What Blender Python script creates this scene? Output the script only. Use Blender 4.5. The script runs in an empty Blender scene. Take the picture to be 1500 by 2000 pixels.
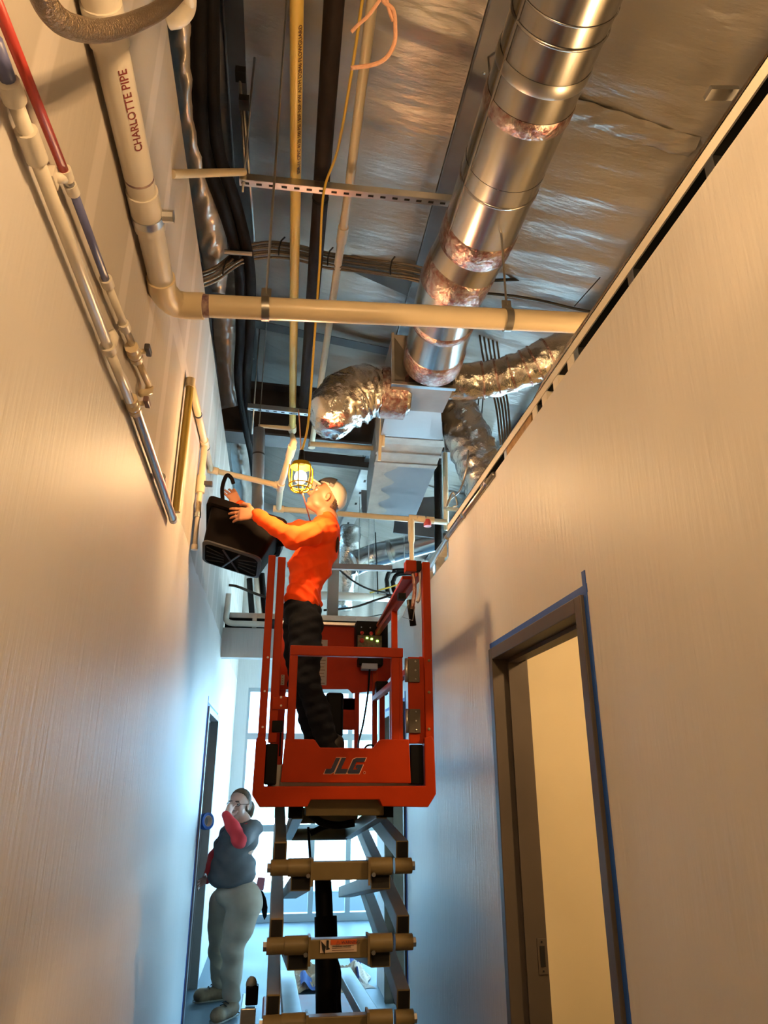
import bpy, bmesh, math, random
import numpy as np
from mathutils import Vector, Matrix, Euler

# ------------------------------------------------------------------ camera, world, sun, exposure
S = bpy.context.scene
C = S.collection
HC = 1.63                                   # camera height
FPX = 1387.0                                # focal length in pixels of the 1500 x 2000 frame
PITCH = math.atan(522 / FPX)
YAW = math.radians(8.25)
cam_d = bpy.data.cameras.new('camera')
cam_d.sensor_fit = 'VERTICAL'
cam_d.sensor_height = 36.0
cam_d.lens = 36.0 * FPX / 2000.0
cam_d.clip_start = 0.05
cam = bpy.data.objects.new('camera', cam_d)
C.objects.link(cam)
cam.location = (0, 0, HC)
cam.rotation_euler = (math.pi / 2 + PITCH, 0, -YAW)
S.camera = cam

w = bpy.data.worlds.new('sky')
S.world = w
w.use_nodes = True
bg = w.node_tree.nodes['Background']
bg.inputs[0].default_value = (0.34, 0.66, 1.0, 1)
bg.inputs[1].default_value = 5.4

sun_d = bpy.data.lights.new('sun', 'SUN')
sun_d.energy = 75.0
sun_d.color = (0.80, 0.92, 1.0)
sun_d.angle = math.radians(0.6)
sun = bpy.data.objects.new('sun', sun_d)
C.objects.link(sun)
sun.rotation_euler = (math.radians(38), 0, math.radians(12))

S.view_settings.view_transform = 'Standard'
S.view_settings.look = 'None'
S.view_settings.exposure = 1.5
S.view_settings.gamma = 1.0
S.view_settings.use_curve_mapping = False
try:
    S.cycles.use_denoising = True
    S.cycles.max_bounces = 9
    S.cycles.diffuse_bounces = 5
    S.cycles.glossy_bounces = 4
    S.cycles.transparent_max_bounces = 12
    S.cycles.sample_clamp_indirect = 6.0
    S.cycles.caustics_reflective = False
    S.cycles.caustics_refractive = False
except Exception:
    pass
# light portals in the glazing (they guide sampling and emit nothing themselves)
def portal(loc, rot, sx, sy):
    pd = bpy.data.lights.new('daylight_portal', 'AREA')
    pd.shape = 'RECTANGLE'
    pd.size, pd.size_y = sx, sy
    pd.cycles.is_portal = True
    po = bpy.data.objects.new('daylight_portal', pd)
    C.objects.link(po)
    po.location = loc
    po.rotation_euler = rot
portal((2.6, 10.04, 1.40), (math.radians(-90), 0, 0), 6.2, 2.9)       # front glazing
portal((6.22, 7.4, 1.75), (0, math.radians(90), 0), 3.2, 4.4)         # unseen side glazing added to the front room
portal((-4.22, 8.4, 5.45), (0, math.radians(-90), 0), 1.5, 2.4)       # unseen high windows added over the left room

# ------------------------------------------------------------------ helpers
def _basis():
    s, c = math.sin, math.cos
    F = np.array([s(YAW) * c(PITCH), c(YAW) * c(PITCH), s(PITCH)])
    R = np.array([c(YAW), -s(YAW), 0.0])
    U = np.array([-s(YAW) * s(PITCH), -c(YAW) * s(PITCH), c(PITCH)])
    return F, R, U
_F, _R, _U = _basis()
def at(u, v, X=None, Y=None, Z=None, D=None):
    """world point that the photograph shows at (u, v), at a known x, y or z plane"""
    d = _F + _R * (u - 750) / FPX + _U * (1000 - v) / FPX
    if X is not None: k = X / d[0]
    elif Y is not None: k = Y / d[1]
    elif Z is not None: k = (Z - HC) / d[2]
    else: k = D / np.linalg.norm(d)
    p = d * k
    return Vector((p[0], p[1], p[2] + HC))

def mat(name, col, rough=0.5, metal=0.0, var=0.0, vscale=6.0, bump=0.0, bscale=40.0, spec=None, emit=None, estr=0.0,
        stretch=(1, 1, 1), col2=None, coat=0.0, detail=4.0, rvar=0.0, aniso=0.0):
    m = bpy.data.materials.new(name)
    m.use_nodes = True
    nt = m.node_tree
    b = nt.nodes['Principled BSDF']
    b.inputs['Roughness'].default_value = rough
    b.inputs['Metallic'].default_value = metal
    if spec is not None: b.inputs['Specular IOR Level'].default_value = spec
    if coat: b.inputs['Coat Weight'].default_value = coat
    if aniso: b.inputs['Anisotropic'].default_value = aniso
    b.inputs['Base Color'].default_value = (*col, 1)
    if emit:
        b.inputs['Emission Color'].default_value = (*emit, 1)
        b.inputs['Emission Strength'].default_value = estr
    tc = nt.nodes.new('ShaderNodeTexCoord')
    mp = nt.nodes.new('ShaderNodeMapping')
    mp.inputs['Scale'].default_value = stretch
    nt.links.new(tc.outputs['Object'], mp.inputs['Vector'])
    if var or col2 or rvar:
        n = nt.nodes.new('ShaderNodeTexNoise')
        n.inputs['Scale'].default_value = vscale
        n.inputs['Detail'].default_value = detail
        nt.links.new(mp.outputs[0], n.inputs['Vector'])
        r = nt.nodes.new('ShaderNodeValToRGB')
        c2 = col2 if col2 else tuple(max(0, x * (1 - var)) for x in col)
        c1 = col if col2 else tuple(min(1, x * (1 + var * 0.6)) for x in col)
        r.color_ramp.elements[0].position = 0.32
        r.color_ramp.elements[1].position = 0.68
        r.color_ramp.elements[0].color = (*c2, 1)
        r.color_ramp.elements[1].color = (*c1, 1)
        nt.links.new(n.outputs['Fac'], r.inputs[0])
        nt.links.new(r.outputs[0], b.inputs['Base Color'])
        if rvar:
            mr = nt.nodes.new('ShaderNodeMapRange')
            mr.inputs['To Min'].default_value = max(0.02, rough - rvar)
            mr.inputs['To Max'].default_value = rough + rvar
            nt.links.new(n.outputs['Fac'], mr.inputs['Value'])
            nt.links.new(mr.outputs[0], b.inputs['Roughness'])
    if bump:
        n2 = nt.nodes.new('ShaderNodeTexNoise')
        n2.inputs['Scale'].default_value = bscale
        n2.inputs['Detail'].default_value = 5
        nt.links.new(mp.outputs[0], n2.inputs['Vector'])
        bp = nt.nodes.new('ShaderNodeBump')
        bp.inputs['Strength'].default_value = bump
        bp.inputs['Distance'].default_value = 0.01
        nt.links.new(n2.outputs['Fac'], bp.inputs['Height'])
        nt.links.new(bp.outputs[0], b.inputs['Normal'])
    return m

class MB:
    """collects geometry for ONE mesh"""
    def __init__(s): s.v = []; s.f = []
    def add(s, vs, fs):
        o = len(s.v)
        s.v += [tuple(p) for p in vs]
        s.f += [tuple(i + o for i in f) for f in fs]
        return s
    def box(s, lo, hi, M=None):
        x0, y0, z0 = lo; x1, y1, z1 = hi
        vs = [Vector(p) for p in ((x0,y0,z0),(x1,y0,z0),(x1,y1,z0),(x0,y1,z0),(x0,y0,z1),(x1,y0,z1),(x1,y1,z1),(x0,y1,z1))]
        if M is not None: vs = [M @ p for p in vs]
        return s.add(vs, [(0,3,2,1),(4,5,6,7),(0,1,5,4),(1,2,6,5),(2,3,7,6),(3,0,4,7)])
    def bar(s, p0, p1, wx, wz, up=(0, 0, 1)):
        """rectangular bar from p0 to p1; wx across, wz along up"""
        p0, p1 = Vector(p0), Vector(p1)
        d = (p1 - p0).normalized()
        up = Vector(up)
        a = d.cross(up)
        if a.length < 1e-4: a = d.cross(Vector((1, 0, 0)))
        a.normalize(); b = a.cross(d).normalized()
        vs = []
        for p in (p0, p1):
            for sx, sz in ((-1,-1),(1,-1),(1,1),(-1,1)):
                vs.append(p + a * (sx * wx / 2) + b * (sz * wz / 2))
        return s.add(vs, [(0,3,2,1),(4,5,6,7),(0,1,5,4),(1,2,6,5),(2,3,7,6),(3,0,4,7)])
    def tube(s, pts, r, n=12, cap=True, rs=None):
        pts = [Vector(p) for p in pts]
        m = len(pts)
        rs = rs or [r] * m
        t0 = (pts[1] - pts[0]).normalized()
        ref = Vector((0, 0, 1)) if abs(t0.z) < 0.9 else Vector((1, 0, 0))
        a = t0.cross(ref).normalized()
        vs = []
        for i, p in enumerate(pts):
            if i == 0: t = pts[1] - pts[0]
            elif i == m - 1: t = pts[-1] - pts[-2]
            else: t = (pts[i+1] - p).normalized() + (p - pts[i-1]).normalized()
            t.normalize()
            a = (a - t * a.dot(t))
            if a.length < 1e-5: a = t.orthogonal()
            a.normalize(); b = t.cross(a)
            for k in range(n):
                an = 2 * math.pi * k / n
                vs.append(p + (a * math.cos(an) + b * math.sin(an)) * rs[i])
        fs = []
        for i in range(m - 1):
            for k in range(n):
                k2 = (k + 1) % n
                fs.append((i*n+k, i*n+k2, (i+1)*n+k2, (i+1)*n+k))
        if cap:
            fs.append(tuple(range(n - 1, -1, -1)))
            fs.append(tuple((m-1)*n + k for k in range(n)))
        return s.add(vs, fs)
    def prism(s, poly, d):
        """3-D polygon (list of points) extruded by vector d"""
        d = Vector(d); n = len(poly)
        P = [Vector(p) for p in poly]
        vs = P + [p + d for p in P]
        fs = [tuple(range(n - 1, -1, -1)), tuple(range(n, 2 * n))]
        fs += [(i, (i+1) % n, n + (i+1) % n, n + i) for i in range(n)]
        return s.add(vs, fs)
    def grid(s, fn, nu, nv, closed=False):
        vs = [fn(i / nu, j / nv) for j in range(nv + 1) for i in range(nu + 1)]
        fs = [(j*(nu+1)+i, j*(nu+1)+i+1, (j+1)*(nu+1)+i+1, (j+1)*(nu+1)+i) for j in range(nv) for i in range(nu)]
        return s.add(vs, fs)
    def ell(s, c, r, M=None, nu=16, nv=10):
        c = Vector(c)
        vs = []; fs = []
        for j in range(nv + 1):
            th = math.pi * j / nv
            for i in range(nu):
                ph = 2 * math.pi * i / nu
                p = Vector((r[0]*math.sin(th)*math.cos(ph), r[1]*math.sin(th)*math.sin(ph), r[2]*math.cos(th)))
                if M is not None: p = M @ p
                vs.append(c + p)
        for j in range(nv):
            for i in range(nu):
                i2 = (i + 1) % nu
                fs.append((j*nu+i, (j+1)*nu+i, (j+1)*nu+i2, j*nu+i2))
        return s.add(vs, fs)
    def build(s, name, m, parent=None, smooth=False, bevel=0.0, fix=True, angle=None):
        me = bpy.data.meshes.new(name)
        me.from_pydata(s.v, [], s.f)
        if fix:
            bm = bmesh.new(); bm.from_mesh(me)
            bmesh.ops.remove_doubles(bm, verts=bm.verts, dist=1e-6)
            bmesh.ops.recalc_face_normals(bm, faces=bm.faces)
            bm.to_mesh(me); bm.free()
        if smooth:
            me.polygons.foreach_set('use_smooth', [True] * len(me.polygons))
            if angle is not None:
                try: me.set_sharp_from_angle(angle=math.radians(angle))
                except Exception: pass
        o = bpy.data.objects.new(name, me)
        C.objects.link(o)
        if m: me.materials.append(m)
        if parent is not None:
            o.parent = parent
            o.matrix_parent_inverse = parent.matrix_basis.inverted()
        if bevel:
            b = o.modifiers.new('bevel', 'BEVEL'); b.width = bevel; b.segments = 2; b.limit_method = 'ANGLE'
        return o

def tag(o, label=None, cat=None, group=None, kind=None):
    if label: o['label'] = label
    if cat: o['category'] = cat
    if group: o['group'] = group
    if kind: o['kind'] = kind
    return o
def thing(name, label, cat, loc=(0, 0, 0), group=None, kind=None):
    o = bpy.data.objects.new(name, None)
    C.objects.link(o)
    o.location = loc
    o.empty_display_size = 0.1
    return tag(o, label, cat, group, kind)
def box(lo, hi, M=None): return MB().box(lo, hi, M)
def tube(pts, r, n=12, cap=True, rs=None): return MB().tube(pts, r, n, cap, rs)
def smoothpath(pts, sub=6):
    """Catmull-Rom through the points"""
    P = [Vector(p) for p in pts]
    P = [P[0] * 2 - P[1]] + P + [P[-1] * 2 - P[-2]]
    out = []
    for i in range(1, len(P) - 2):
        for k in range(sub):
            t = k / sub
            a, b, c, d = P[i-1], P[i], P[i+1], P[i+2]
            out.append(0.5 * ((2*b) + (c - a)*t + (2*a - 5*b + 4*c - d)*t*t + (3*b - a - 3*c + d)*t**3))
    out.append(P[-2])
    return out
def text(body, size, m, parent, M, name='lettering', extrude=0.0006, shear=0.0, bold=0.0, align='LEFT', sx=1.0):
    cu = bpy.data.curves.new(name, 'FONT')
    cu.body = body; cu.size = size; cu.extrude = extrude; cu.shear = shear; cu.offset = bold
    cu.align_x = align; cu.resolution_u = 3
    tmp = bpy.data.objects.new(name, cu)
    C.objects.link(tmp)
    dg = bpy.context.evaluated_depsgraph_get()
    me = bpy.data.meshes.new_from_object(tmp.evaluated_get(dg))
    bpy.data.objects.remove(tmp); bpy.data.curves.remove(cu)
    me.transform(M @ Matrix.Diagonal((sx, 1, 1, 1)))
    me.materials.clear(); me.materials.append(m)
    o = bpy.data.objects.new(name, me)
    C.objects.link(o)
    if parent is not None:
        o.parent = parent; o.matrix_parent_inverse = parent.matrix_basis.inverted()
    return o
def frame3(o, ex, ey):
    """matrix with origin o, x axis ex, y axis ey"""
    ex = Vector(ex).normalized(); ey = Vector(ey); ey = (ey - ex * ey.dot(ex)).normalized(); ez = ex.cross(ey)
    M = Matrix((ex, ey, ez)).transposed().to_4x4(); M.translation = Vector(o)
    return M

# ------------------------------------------------------------------ materials
XL, XR = -0.557, 0.955
M_ = {}
def wall_mat():
    m = mat('primed_drywall', (0.62, 0.595, 0.57), rough=0.46, var=0.06, vscale=1.6, bump=0.30, bscale=42, stretch=(1, 1, 0.10), rvar=0.10)
    return m
M_['wall'] = wall_mat()
def left_wall_mat():
    m = mat('part_painted_drywall', (0.62, 0.595, 0.57), rough=0.40, var=0.06, vscale=1.6, bump=0.30, bscale=42, stretch=(1, 1, 0.10), rvar=0.10)
    nt = m.node_tree; b = nt.nodes['Principled BSDF']
    src = b.inputs['Base Color'].links[0].from_socket
    geo = nt.nodes.new('ShaderNodeNewGeometry')
    sx = nt.nodes.new('ShaderNodeSeparateXYZ'); nt.links.new(geo.outputs['Position'], sx.inputs[0])
    # wobble the stripes a little
    nz = nt.nodes.new('ShaderNodeTexNoise'); nz.inputs['Scale'].default_value = 2.2
    nt.links.new(geo.outputs['Position'], nz.inputs['Vector'])
    ma = nt.nodes.new('ShaderNodeMath'); ma.operation = 'MULTIPLY_ADD'; ma.inputs[1].default_value = 0.035
    nt.links.new(nz.outputs['Fac'], ma.inputs[0]); nt.links.new(sx.outputs['Y'], ma.inputs[2])
    def stripes(sock, period, width, off):
        a = nt.nodes.new('ShaderNodeMath'); a.operation = 'ADD'; a.inputs[1].default_value = off; nt.links.new(sock, a.inputs[0])
        p = nt.nodes.new('ShaderNodeMath'); p.operation = 'PINGPONG'; p.inputs[1].default_value = period / 2; nt.links.new(a.outputs[0], p.inputs[0])
        l = nt.nodes.new('ShaderNodeMapRange'); l.interpolation_type = 'SMOOTHSTEP'; l.inputs['From Min'].default_value = width / 2 + 0.008; l.inputs['From Max'].default_value = width / 2 - 0.008; nt.links.new(p.outputs[0], l.inputs['Value'])
        return l.outputs[0]
    s1 = stripes(ma.outputs[0], 0.41, 0.085, 0.05)
    ma2 = nt.nodes.new('ShaderNodeMath'); ma2.operation = 'MULTIPLY_ADD'; ma2.inputs[1].default_value = 0.04
    nt.links.new(nz.outputs['Fac'], ma2.inputs[0]); nt.links.new(sx.outputs['Z'], ma2.inputs[2])
    s2 = stripes(ma2.outputs[0], 1.22, 0.12, 0.05)
    mx = nt.nodes.new('ShaderNodeMath'); mx.operation = 'MAXIMUM'; nt.links.new(s1, mx.inputs[0]); nt.links.new(s2, mx.inputs[1])
    mc = nt.nodes.new('ShaderNodeMix'); mc.data_type = 'RGBA'
    mc.inputs['A'].default_value = (0.46, 0.42, 0.37, 1); mc.inputs['B'].default_value = (0.56, 0.515, 0.47, 1)
    nt.links.new(mx.outputs[0], mc.inputs['Factor'])
    # paint reaches a wavy cut-in line, above it bare board with joint compound
    ma3 = nt.nodes.new('ShaderNodeMath'); ma3.operation = 'MULTIPLY_ADD'; ma3.inputs[1].default_value = 0.10
    nt.links.new(nz.outputs['Fac'], ma3.inputs[0]); nt.links.new(sx.outputs['Z'], ma3.inputs[2])
    g = nt.nodes.new('ShaderNodeMath'); g.operation = 'GREATER_THAN'; g.inputs[1].default_value = 2.93
    nt.links.new(ma3.outputs[0], g.inputs[0])
    m2 = nt.nodes.new('ShaderNodeMix'); m2.data_type = 'RGBA'
    nt.links.new(g.outputs[0], m2.inputs['Factor']); nt.links.new(src, m2.inputs['A']); nt.links.new(mc.outputs['Result'], m2.inputs['B'])
    nt.links.new(m2.outputs['Result'], b.inputs['Base Color'])
    mr = nt.nodes.new('ShaderNodeMapRange'); mr.inputs['To Min'].default_value = 0.52; mr.inputs['To Max'].default_value = 0.85
    nt.links.new(g.outputs[0], mr.inputs['Value']); nt.links.new(mr.outputs[0], b.inputs['Roughness'])
    return m
M_['wall_left'] = left_wall_mat()
M_['foilroof'] = mat('vinyl_faced_insulation', (0.47, 0.44, 0.40), rough=0.27, metal=0.2, var=0.08, vscale=1.2, bump=0.85, bscale=20, stretch=(0.18, 1, 1))
M_['galv'] = mat('galvanised_steel', (0.60, 0.61, 0.62), rough=0.28, metal=1.0, var=0.14, vscale=9, bump=0.03, bscale=30)
M_['duct'] = mat('duct_sheet_metal', (0.47, 0.46, 0.45), rough=0.25, metal=1.0, var=0.10, vscale=3, rvar=0.05, stretch=(1, 0.15, 1))
M_['foil'] = mat('crinkled_foil', (0.62, 0.60, 0.57), rough=0.20, metal=1.0, bump=1.0, bscale=24, var=0.12, vscale=5)
M_['foiltape'] = mat('printed_foil_tape', (0.52, 0.46, 0.43), rough=0.26, metal=0.85, bump=0.8, bscale=45, col2=(0.30, 0.13, 0.12), vscale=34, detail=2)
M_['purlin'] = mat('dark_purlin_steel', (0.115, 0.115, 0.118), rough=0.42, metal=0.5, var=0.2, vscale=4)
M_['girder'] = mat('dark_brown_girder_steel', (0.028, 0.018, 0.015), rough=0.5, var=0.3, vscale=4)
M_['cream'] = mat('cream_plastic_pipe', (0.72, 0.60, 0.40), rough=0.35, var=0.06, vscale=4)
M_['pvc'] = mat('white_pvc', (0.74, 0.69, 0.60), rough=0.36, var=0.06, vscale=5)
M_['yellow'] = mat('yellow_plastic_pipe', (0.72, 0.50, 0.12), rough=0.35, var=0.06, vscale=4)
M_['black_foam'] = mat('black_pipe_foam', (0.007, 0.006, 0.006), rough=0.65, spec=0.08, var=0.2, vscale=12, bump=0.1, bscale=60)
M_['brown_foam'] = mat('dark_brown_pipe_foam', (0.022, 0.016, 0.014), rough=0.65, spec=0.12, var=0.2, vscale=12)
M_['red'] = mat('red_plastic_pipe', (0.50, 0.055, 0.045), rough=0.38, var=0.08, vscale=10)
M_['blue'] = mat('blue_plastic_pipe', (0.13, 0.15, 0.33), rough=0.4, var=0.08, vscale=10)
M_['tape'] = mat('blue_masking_tape', (0.010, 0.085, 0.42), rough=0.6, var=0.08, vscale=20)
M_['doorframe'] = mat('grey_brown_steel_frame', (0.090, 0.074, 0.062), rough=0.45, spec=0.3, var=0.12, vscale=3)
M_['dark'] = mat('black_plastic', (0.003, 0.003, 0.0035), rough=0.5, spec=0.12)
M_['black'] = mat('black_hollow', (0.004, 0.004, 0.004), rough=0.8)
M_['conc'] = mat('polished_concrete_floor', (0.11, 0.14, 0.165), rough=0.48, spec=0.25, var=0.16, vscale=2.5, bump=0.05, bscale=90, rvar=0.1)
M_['pave'] = mat('outdoor_concrete', (0.72, 0.72, 0.70), rough=0.8, var=0.1, vscale=0.8)
M_['asphalt'] = mat('dark_asphalt', (0.020, 0.024, 0.028), rough=0.85, var=0.15, vscale=0.8)
M_['grass'] = mat('sunlit_grass', (0.010, 0.024, 0.003), rough=0.8, var=0.4, vscale=2.5, bump=0.4, bscale=8)
M_['orange'] = mat('orange_lift_paint', (0.36, 0.030, 0.003), rough=0.45, spec=0.12, var=0.08, vscale=8, rvar=0.06)
M_['tan'] = mat('tan_lift_paint', (0.17, 0.128, 0.058), rough=0.42, spec=0.4, var=0.12, vscale=8)
M_['cable'] = mat('armoured_cable', (0.20, 0.155, 0.115), rough=0.35, metal=0.9, bump=0.6, bscale=120)
M_['alum'] = mat('window_aluminium', (0.42, 0.46, 0.48), rough=0.35, metal=0.6)
M_['wood'] = mat('raw_osb', (0.42, 0.26, 0.11), rough=0.8, col2=(0.24, 0.13, 0.05), vscale=30, bump=0.5, bscale=40)
M_['mastic'] = mat('grey_duct_mastic', (0.40, 0.355, 0.31), rough=0.75, var=0.12, vscale=9, bump=0.4, bscale=14)
M_['ductwrap'] = mat('grey_white_duct_board', (0.30, 0.30, 0.31), rough=0.35, metal=0.35, var=0.05, vscale=3)
M_['warmwall'] = mat('cream_room_wall', (0.80, 0.72, 0.52), rough=0.6, var=0.04, vscale=2)
M_['black_tape'] = mat('black_tape', (0.01, 0.01, 0.01), rough=0.5)
M_['steel'] = mat('bare_steel', (0.45, 0.44, 0.42), rough=0.35, metal=1.0, var=0.1, vscale=10)
M_['ink'] = mat('dark_print', (0.06, 0.02, 0.03), rough=0.6)
M_['white'] = mat('white_plastic', (0.75, 0.75, 0.75), rough=0.4)
def glass_mat():
    m = bpy.data.materials.new('window_glass'); m.use_nodes = True; nt = m.node_tree
    for n in list(nt.nodes):
        if n.type != 'OUTPUT_MATERIAL': nt.nodes.remove(n)
    out = [n for n in nt.nodes if n.type == 'OUTPUT_MATERIAL'][0]
    t = nt.nodes.new('ShaderNodeBsdfTransparent'); t.inputs[0].default_value = (0.86, 0.95, 0.96, 1)
    g = nt.nodes.new('ShaderNodeBsdfGlossy'); g.inputs['Roughness'].default_value = 0.02
    mx = nt.nodes.new('ShaderNodeMixShader'); mx.inputs[0].default_value = 0.05
    nt.links.new(t.outputs[0], mx.inputs[1]); nt.links.new(g.outputs[0], mx.inputs[2]); nt.links.new(mx.outputs[0], out.inputs[0])
    return m
M_['glass'] = glass_mat()
# ------------------------------------------------------------------ the shell
YB, YF, YH = -5.0, 9.9, 6.9         # back end behind the camera, front glazing, header across the corridor
ZT = 2.98                           # top of the corridor drywall on the right
def struct(name, mb, m, parent=None, **k):
    o = mb.build(name, m, parent, **k)
    if parent is None: o['kind'] = 'structure'
    return o
ZROOF = lambda x: 5.36 - 0.28 * x
XE0, XE1 = -4.2, 6.2
struct('floor', box((XE0, YB, -0.12), (XE1, YF + 0.06, 0.0)), M_['conc'])

# left wall, one tall board face with a doorway
D2a, D2b = 6.10, 7.06               # clear opening of the left doorway
mb = MB()
zl = 4.36
mb.box((XL - 0.13, YB, 0), (XL, D2a - 0.05, zl))
mb.box((XL - 0.13, D2a - 0.05, 2.184), (XL, D2b + 0.05, zl))
mb.box((XL - 0.13, D2b + 0.05, 0), (XL, YF, zl))
wl = struct('wall_left', mb, M_['wall_left'])
# right wall with two doorways, drywall stops short of the roof and steps down further along
D1a, D1b = 2.16, 3.11
D3a, D3b = 5.53, 6.43
mb = MB()
t = 0.13
def rw(y0, y1, z0, z1): mb.box((XR, y0, z0), (XR + t, y1, z1))
rw(YB, D1a - 0.05, 0, ZT)
rw(D1a - 0.05, D1b + 0.05, 2.184, ZT)
rw(D1b + 0.05, 3.92, 0, ZT)
rw(3.92, D3a - 0.05, 0, 2.86)
rw(D3a - 0.05, D3b + 0.05, 2.184, 2.86)
rw(D3b + 0.05, YH + 0.12, 0, 2.86)
wr = struct('wall_right', mb, M_['wall'])
# drywalled header beam across the corridor mouth
struct('wall_header', box((XL, YH, 2.71), (XR, YH + 0.12, 2.99)), M_['wall'])
# rooms on the right: partition beyond the near room, end of the front lobby
struct('wall_partition', box((XR + t, 4.7, 0), (XE1, 4.82, 2.98)), M_['warmwall'])
def holed(x0, x1, y0, y1, z0, z1, ya, yb, za, zb):
    m_ = MB(); m_.box((x0, y0, z0), (x1, ya, z1)); m_.box((x0, yb, z0), (x1, y1, z1)); m_.box((x0, ya, zb), (x1, yb, z1))
    if za > z0: m_.box((x0, ya, z0), (x1, yb, za))
    return m_
struct('wall_room_side', holed(XE1 - 0.1, XE1, YB, YF, 0, 3.9, 5.2, 9.6, 0.15, 3.35), M_['wall'])
struct('wall_outer_left', holed(XE0, XE0 + 0.1, YB, YF, 0, 6.6, 7.2, 9.6, 4.7, 6.2), M_['wall'])
for nm, x, ya, yb, za, zb in (('window_side_added', XE1 - 0.05, 5.2, 9.6, 0.15, 3.35), ('window_high_added', XE0 + 0.05, 7.2, 9.6, 4.7, 6.2)):  # unseen windows, added to bring daylight onto the far roof
    w_ = thing(nm, None, None, (x, (ya + yb) / 2, za), kind='structure')
    for k in range(5):
        y = ya + (yb - ya) * k / 4
        MB().box((x - 0.03, y - 0.025, za), (x + 0.03, y + 0.025, zb)).build('mullion', M_['alum'], w_)
        if k < 4: MB().box((x - 0.004, y + 0.025, za), (x + 0.004, y + (yb - ya) / 4 - 0.025, zb)).build('pane', M_['glass'], w_)
struct('wall_light_block_right', box((2.2, 4.7, 2.98), (XE1, 4.82, 4.9)), M_['wall'])  # unseen blocker, added to keep daylight off the near roof
struct('wall_light_block_left', box((XE0, 6.6, 0), (-0.75, 6.7, 6.7)), M_['wall'])  # added out of view to stop the high windows lighting the near roof
struct('wall_room_end', box((XE0, YB - 0.1, 0), (XE1, YB, 6.6)), M_['wall'])
# front wall over the glazing: drywall band, then faced insulation up to the roof
WX0, WX1, WZ1 = -0.40, 5.6, 2.78
mb = MB()
mb.box((XE0, YF, 0), (WX0, YF + 0.15, 3.2)); mb.box((WX1, YF, 0), (XE1, YF + 0.15, 3.2)); mb.box((WX0, YF, WZ1), (WX1, YF + 0.15, 3.2))
struct('wall_front', mb, M_['wall'])
rng = random.Random(3)
def front_ins(u, v):
    x = XE0 + (XE1 - XE0) * u
    return Vector((x, YF + 0.02 + 0.03 * math.sin(x * 9.0) * math.sin(x * 3.1 + v * 2) + 0.012 * math.sin(x * 31 + 2 * math.sin(v * 5)), 3.2 + v * (ZROOF(x) - 3.15)))
struct('wall_front_insulation', MB().grid(front_ins, 220, 12), M_['foilroof'], smooth=True)

# roof: white faced insulation sagging between the purlins, wrinkled across
PX = [-2.95, -1.68, -0.41, 0.86, 2.10, 3.36, 4.62]
def roof_pt(u, v):
    x = XE0 + (XE1 - XE0) * u; y = YB + (YF + 0.15 - YB) * v
    ph = (x - 0.86) / 1.25 * math.pi
    sag = -0.05 * abs(math.sin(ph))
    wv = math.sin(y * 7.3 + 0.9 * math.sin(x * 1.7) + 0.5 * x) * math.sin(y * 2.1 + x * 1.3)
    wv2 = math.sin(y * 23 + 2.2 * math.sin(x * 2.3 + y) + 1.4 * x)
    wv3 = math.sin(y * 51 + 3.0 * math.sin(x * 3.1 - y * 1.2) + 2.0 * x)
    amp = 0.5 + 0.5 * math.sin(y * 0.9 + x * 2.0 + 1.0)
    z = ZROOF(x) + sag + 0.014 * wv + (0.0016 + 0.0050 * amp) * wv2 + 0.0020 * amp * wv3
    return Vector((x, y, z))
roof = struct('ceiling', MB().grid(roof_pt, 100, 560), M_['foilroof'], smooth=True)
def seam(y, x0, x1):
    def f(u, v):
        x = x0 + (x1 - x0) * u
        p = roof_pt((x - XE0) / (XE1 - XE0), (y - YB) / (YF + 0.15 - YB))
        return Vector((x, y + (v - 0.5) * 0.13 + 0.01 * math.sin(x * 7), p.z - 0.012 - 0.012 * math.sin(math.pi * v) + 0.006 * math.sin(x * 40 + v * 9)))
    MB().grid(f, 60, 6).build('insulation_seam', M_['foilroof'], roof, smooth=True)
seam(2.58, 0.95, 2.05)
seam(7.6, -0.4, 2.05)
struct('roof_deck', MB().prism([(XE0, YB - 0.1, ZROOF(XE0) + 0.15), (XE1, YB - 0.1, ZROOF(XE1) + 0.15), (XE1, YB - 0.1, ZROOF(XE1) + 0.2), (XE0, YB - 0.1, ZROOF(XE0) + 0.2)], (0, YF + 0.8 - YB, 0)), M_['purlin'])

# purlins under the insulation (each a cold-formed zee)
def purlin(x, name, label, y0=YB, y1=YF, m=None):
    z = ZROOF(x)
    s = -0.28
    mb = MB()
    for (xa, xb, za, zb) in ((-0.055, 0.055, -0.115, -0.107), (-0.004, 0.004, -0.107, -0.01)):
        mb.prism([(x + xa, y0, z + za + s * xa), (x + xb, y0, z + za + s * xb), (x + xb, y0, z + zb + s * xb), (x + xa, y0, z + zb + s * xa)], (0, y1 - y0, 0))
    mb.box((x - 0.055, y0, z - 0.115), (x - 0.047, y1, z - 0.085))
    o = mb.build(name, m or M_['purlin']); tag(o, label, 'purlin', 'dark roof purlins running along the corridor')
    for k in range(10):
        yy = 0.8 + k * 0.85
        MB().ell((x + 0.02, yy, z - 0.117), (0.011, 0.011, 0.006), nu=8, nv=4).build('screw_head', M_['steel'], o)
    return o
purlin(0.86, 'roof_purlin', 'dark steel purlin just left of the round duct, under the roof insulation')
purlin(2.10, 'roof_purlin', 'dark steel purlin at the far right, above the right wall top')
purlin(-0.41, 'roof_purlin', 'dark steel purlin at the left beside the black insulated lines')
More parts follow.
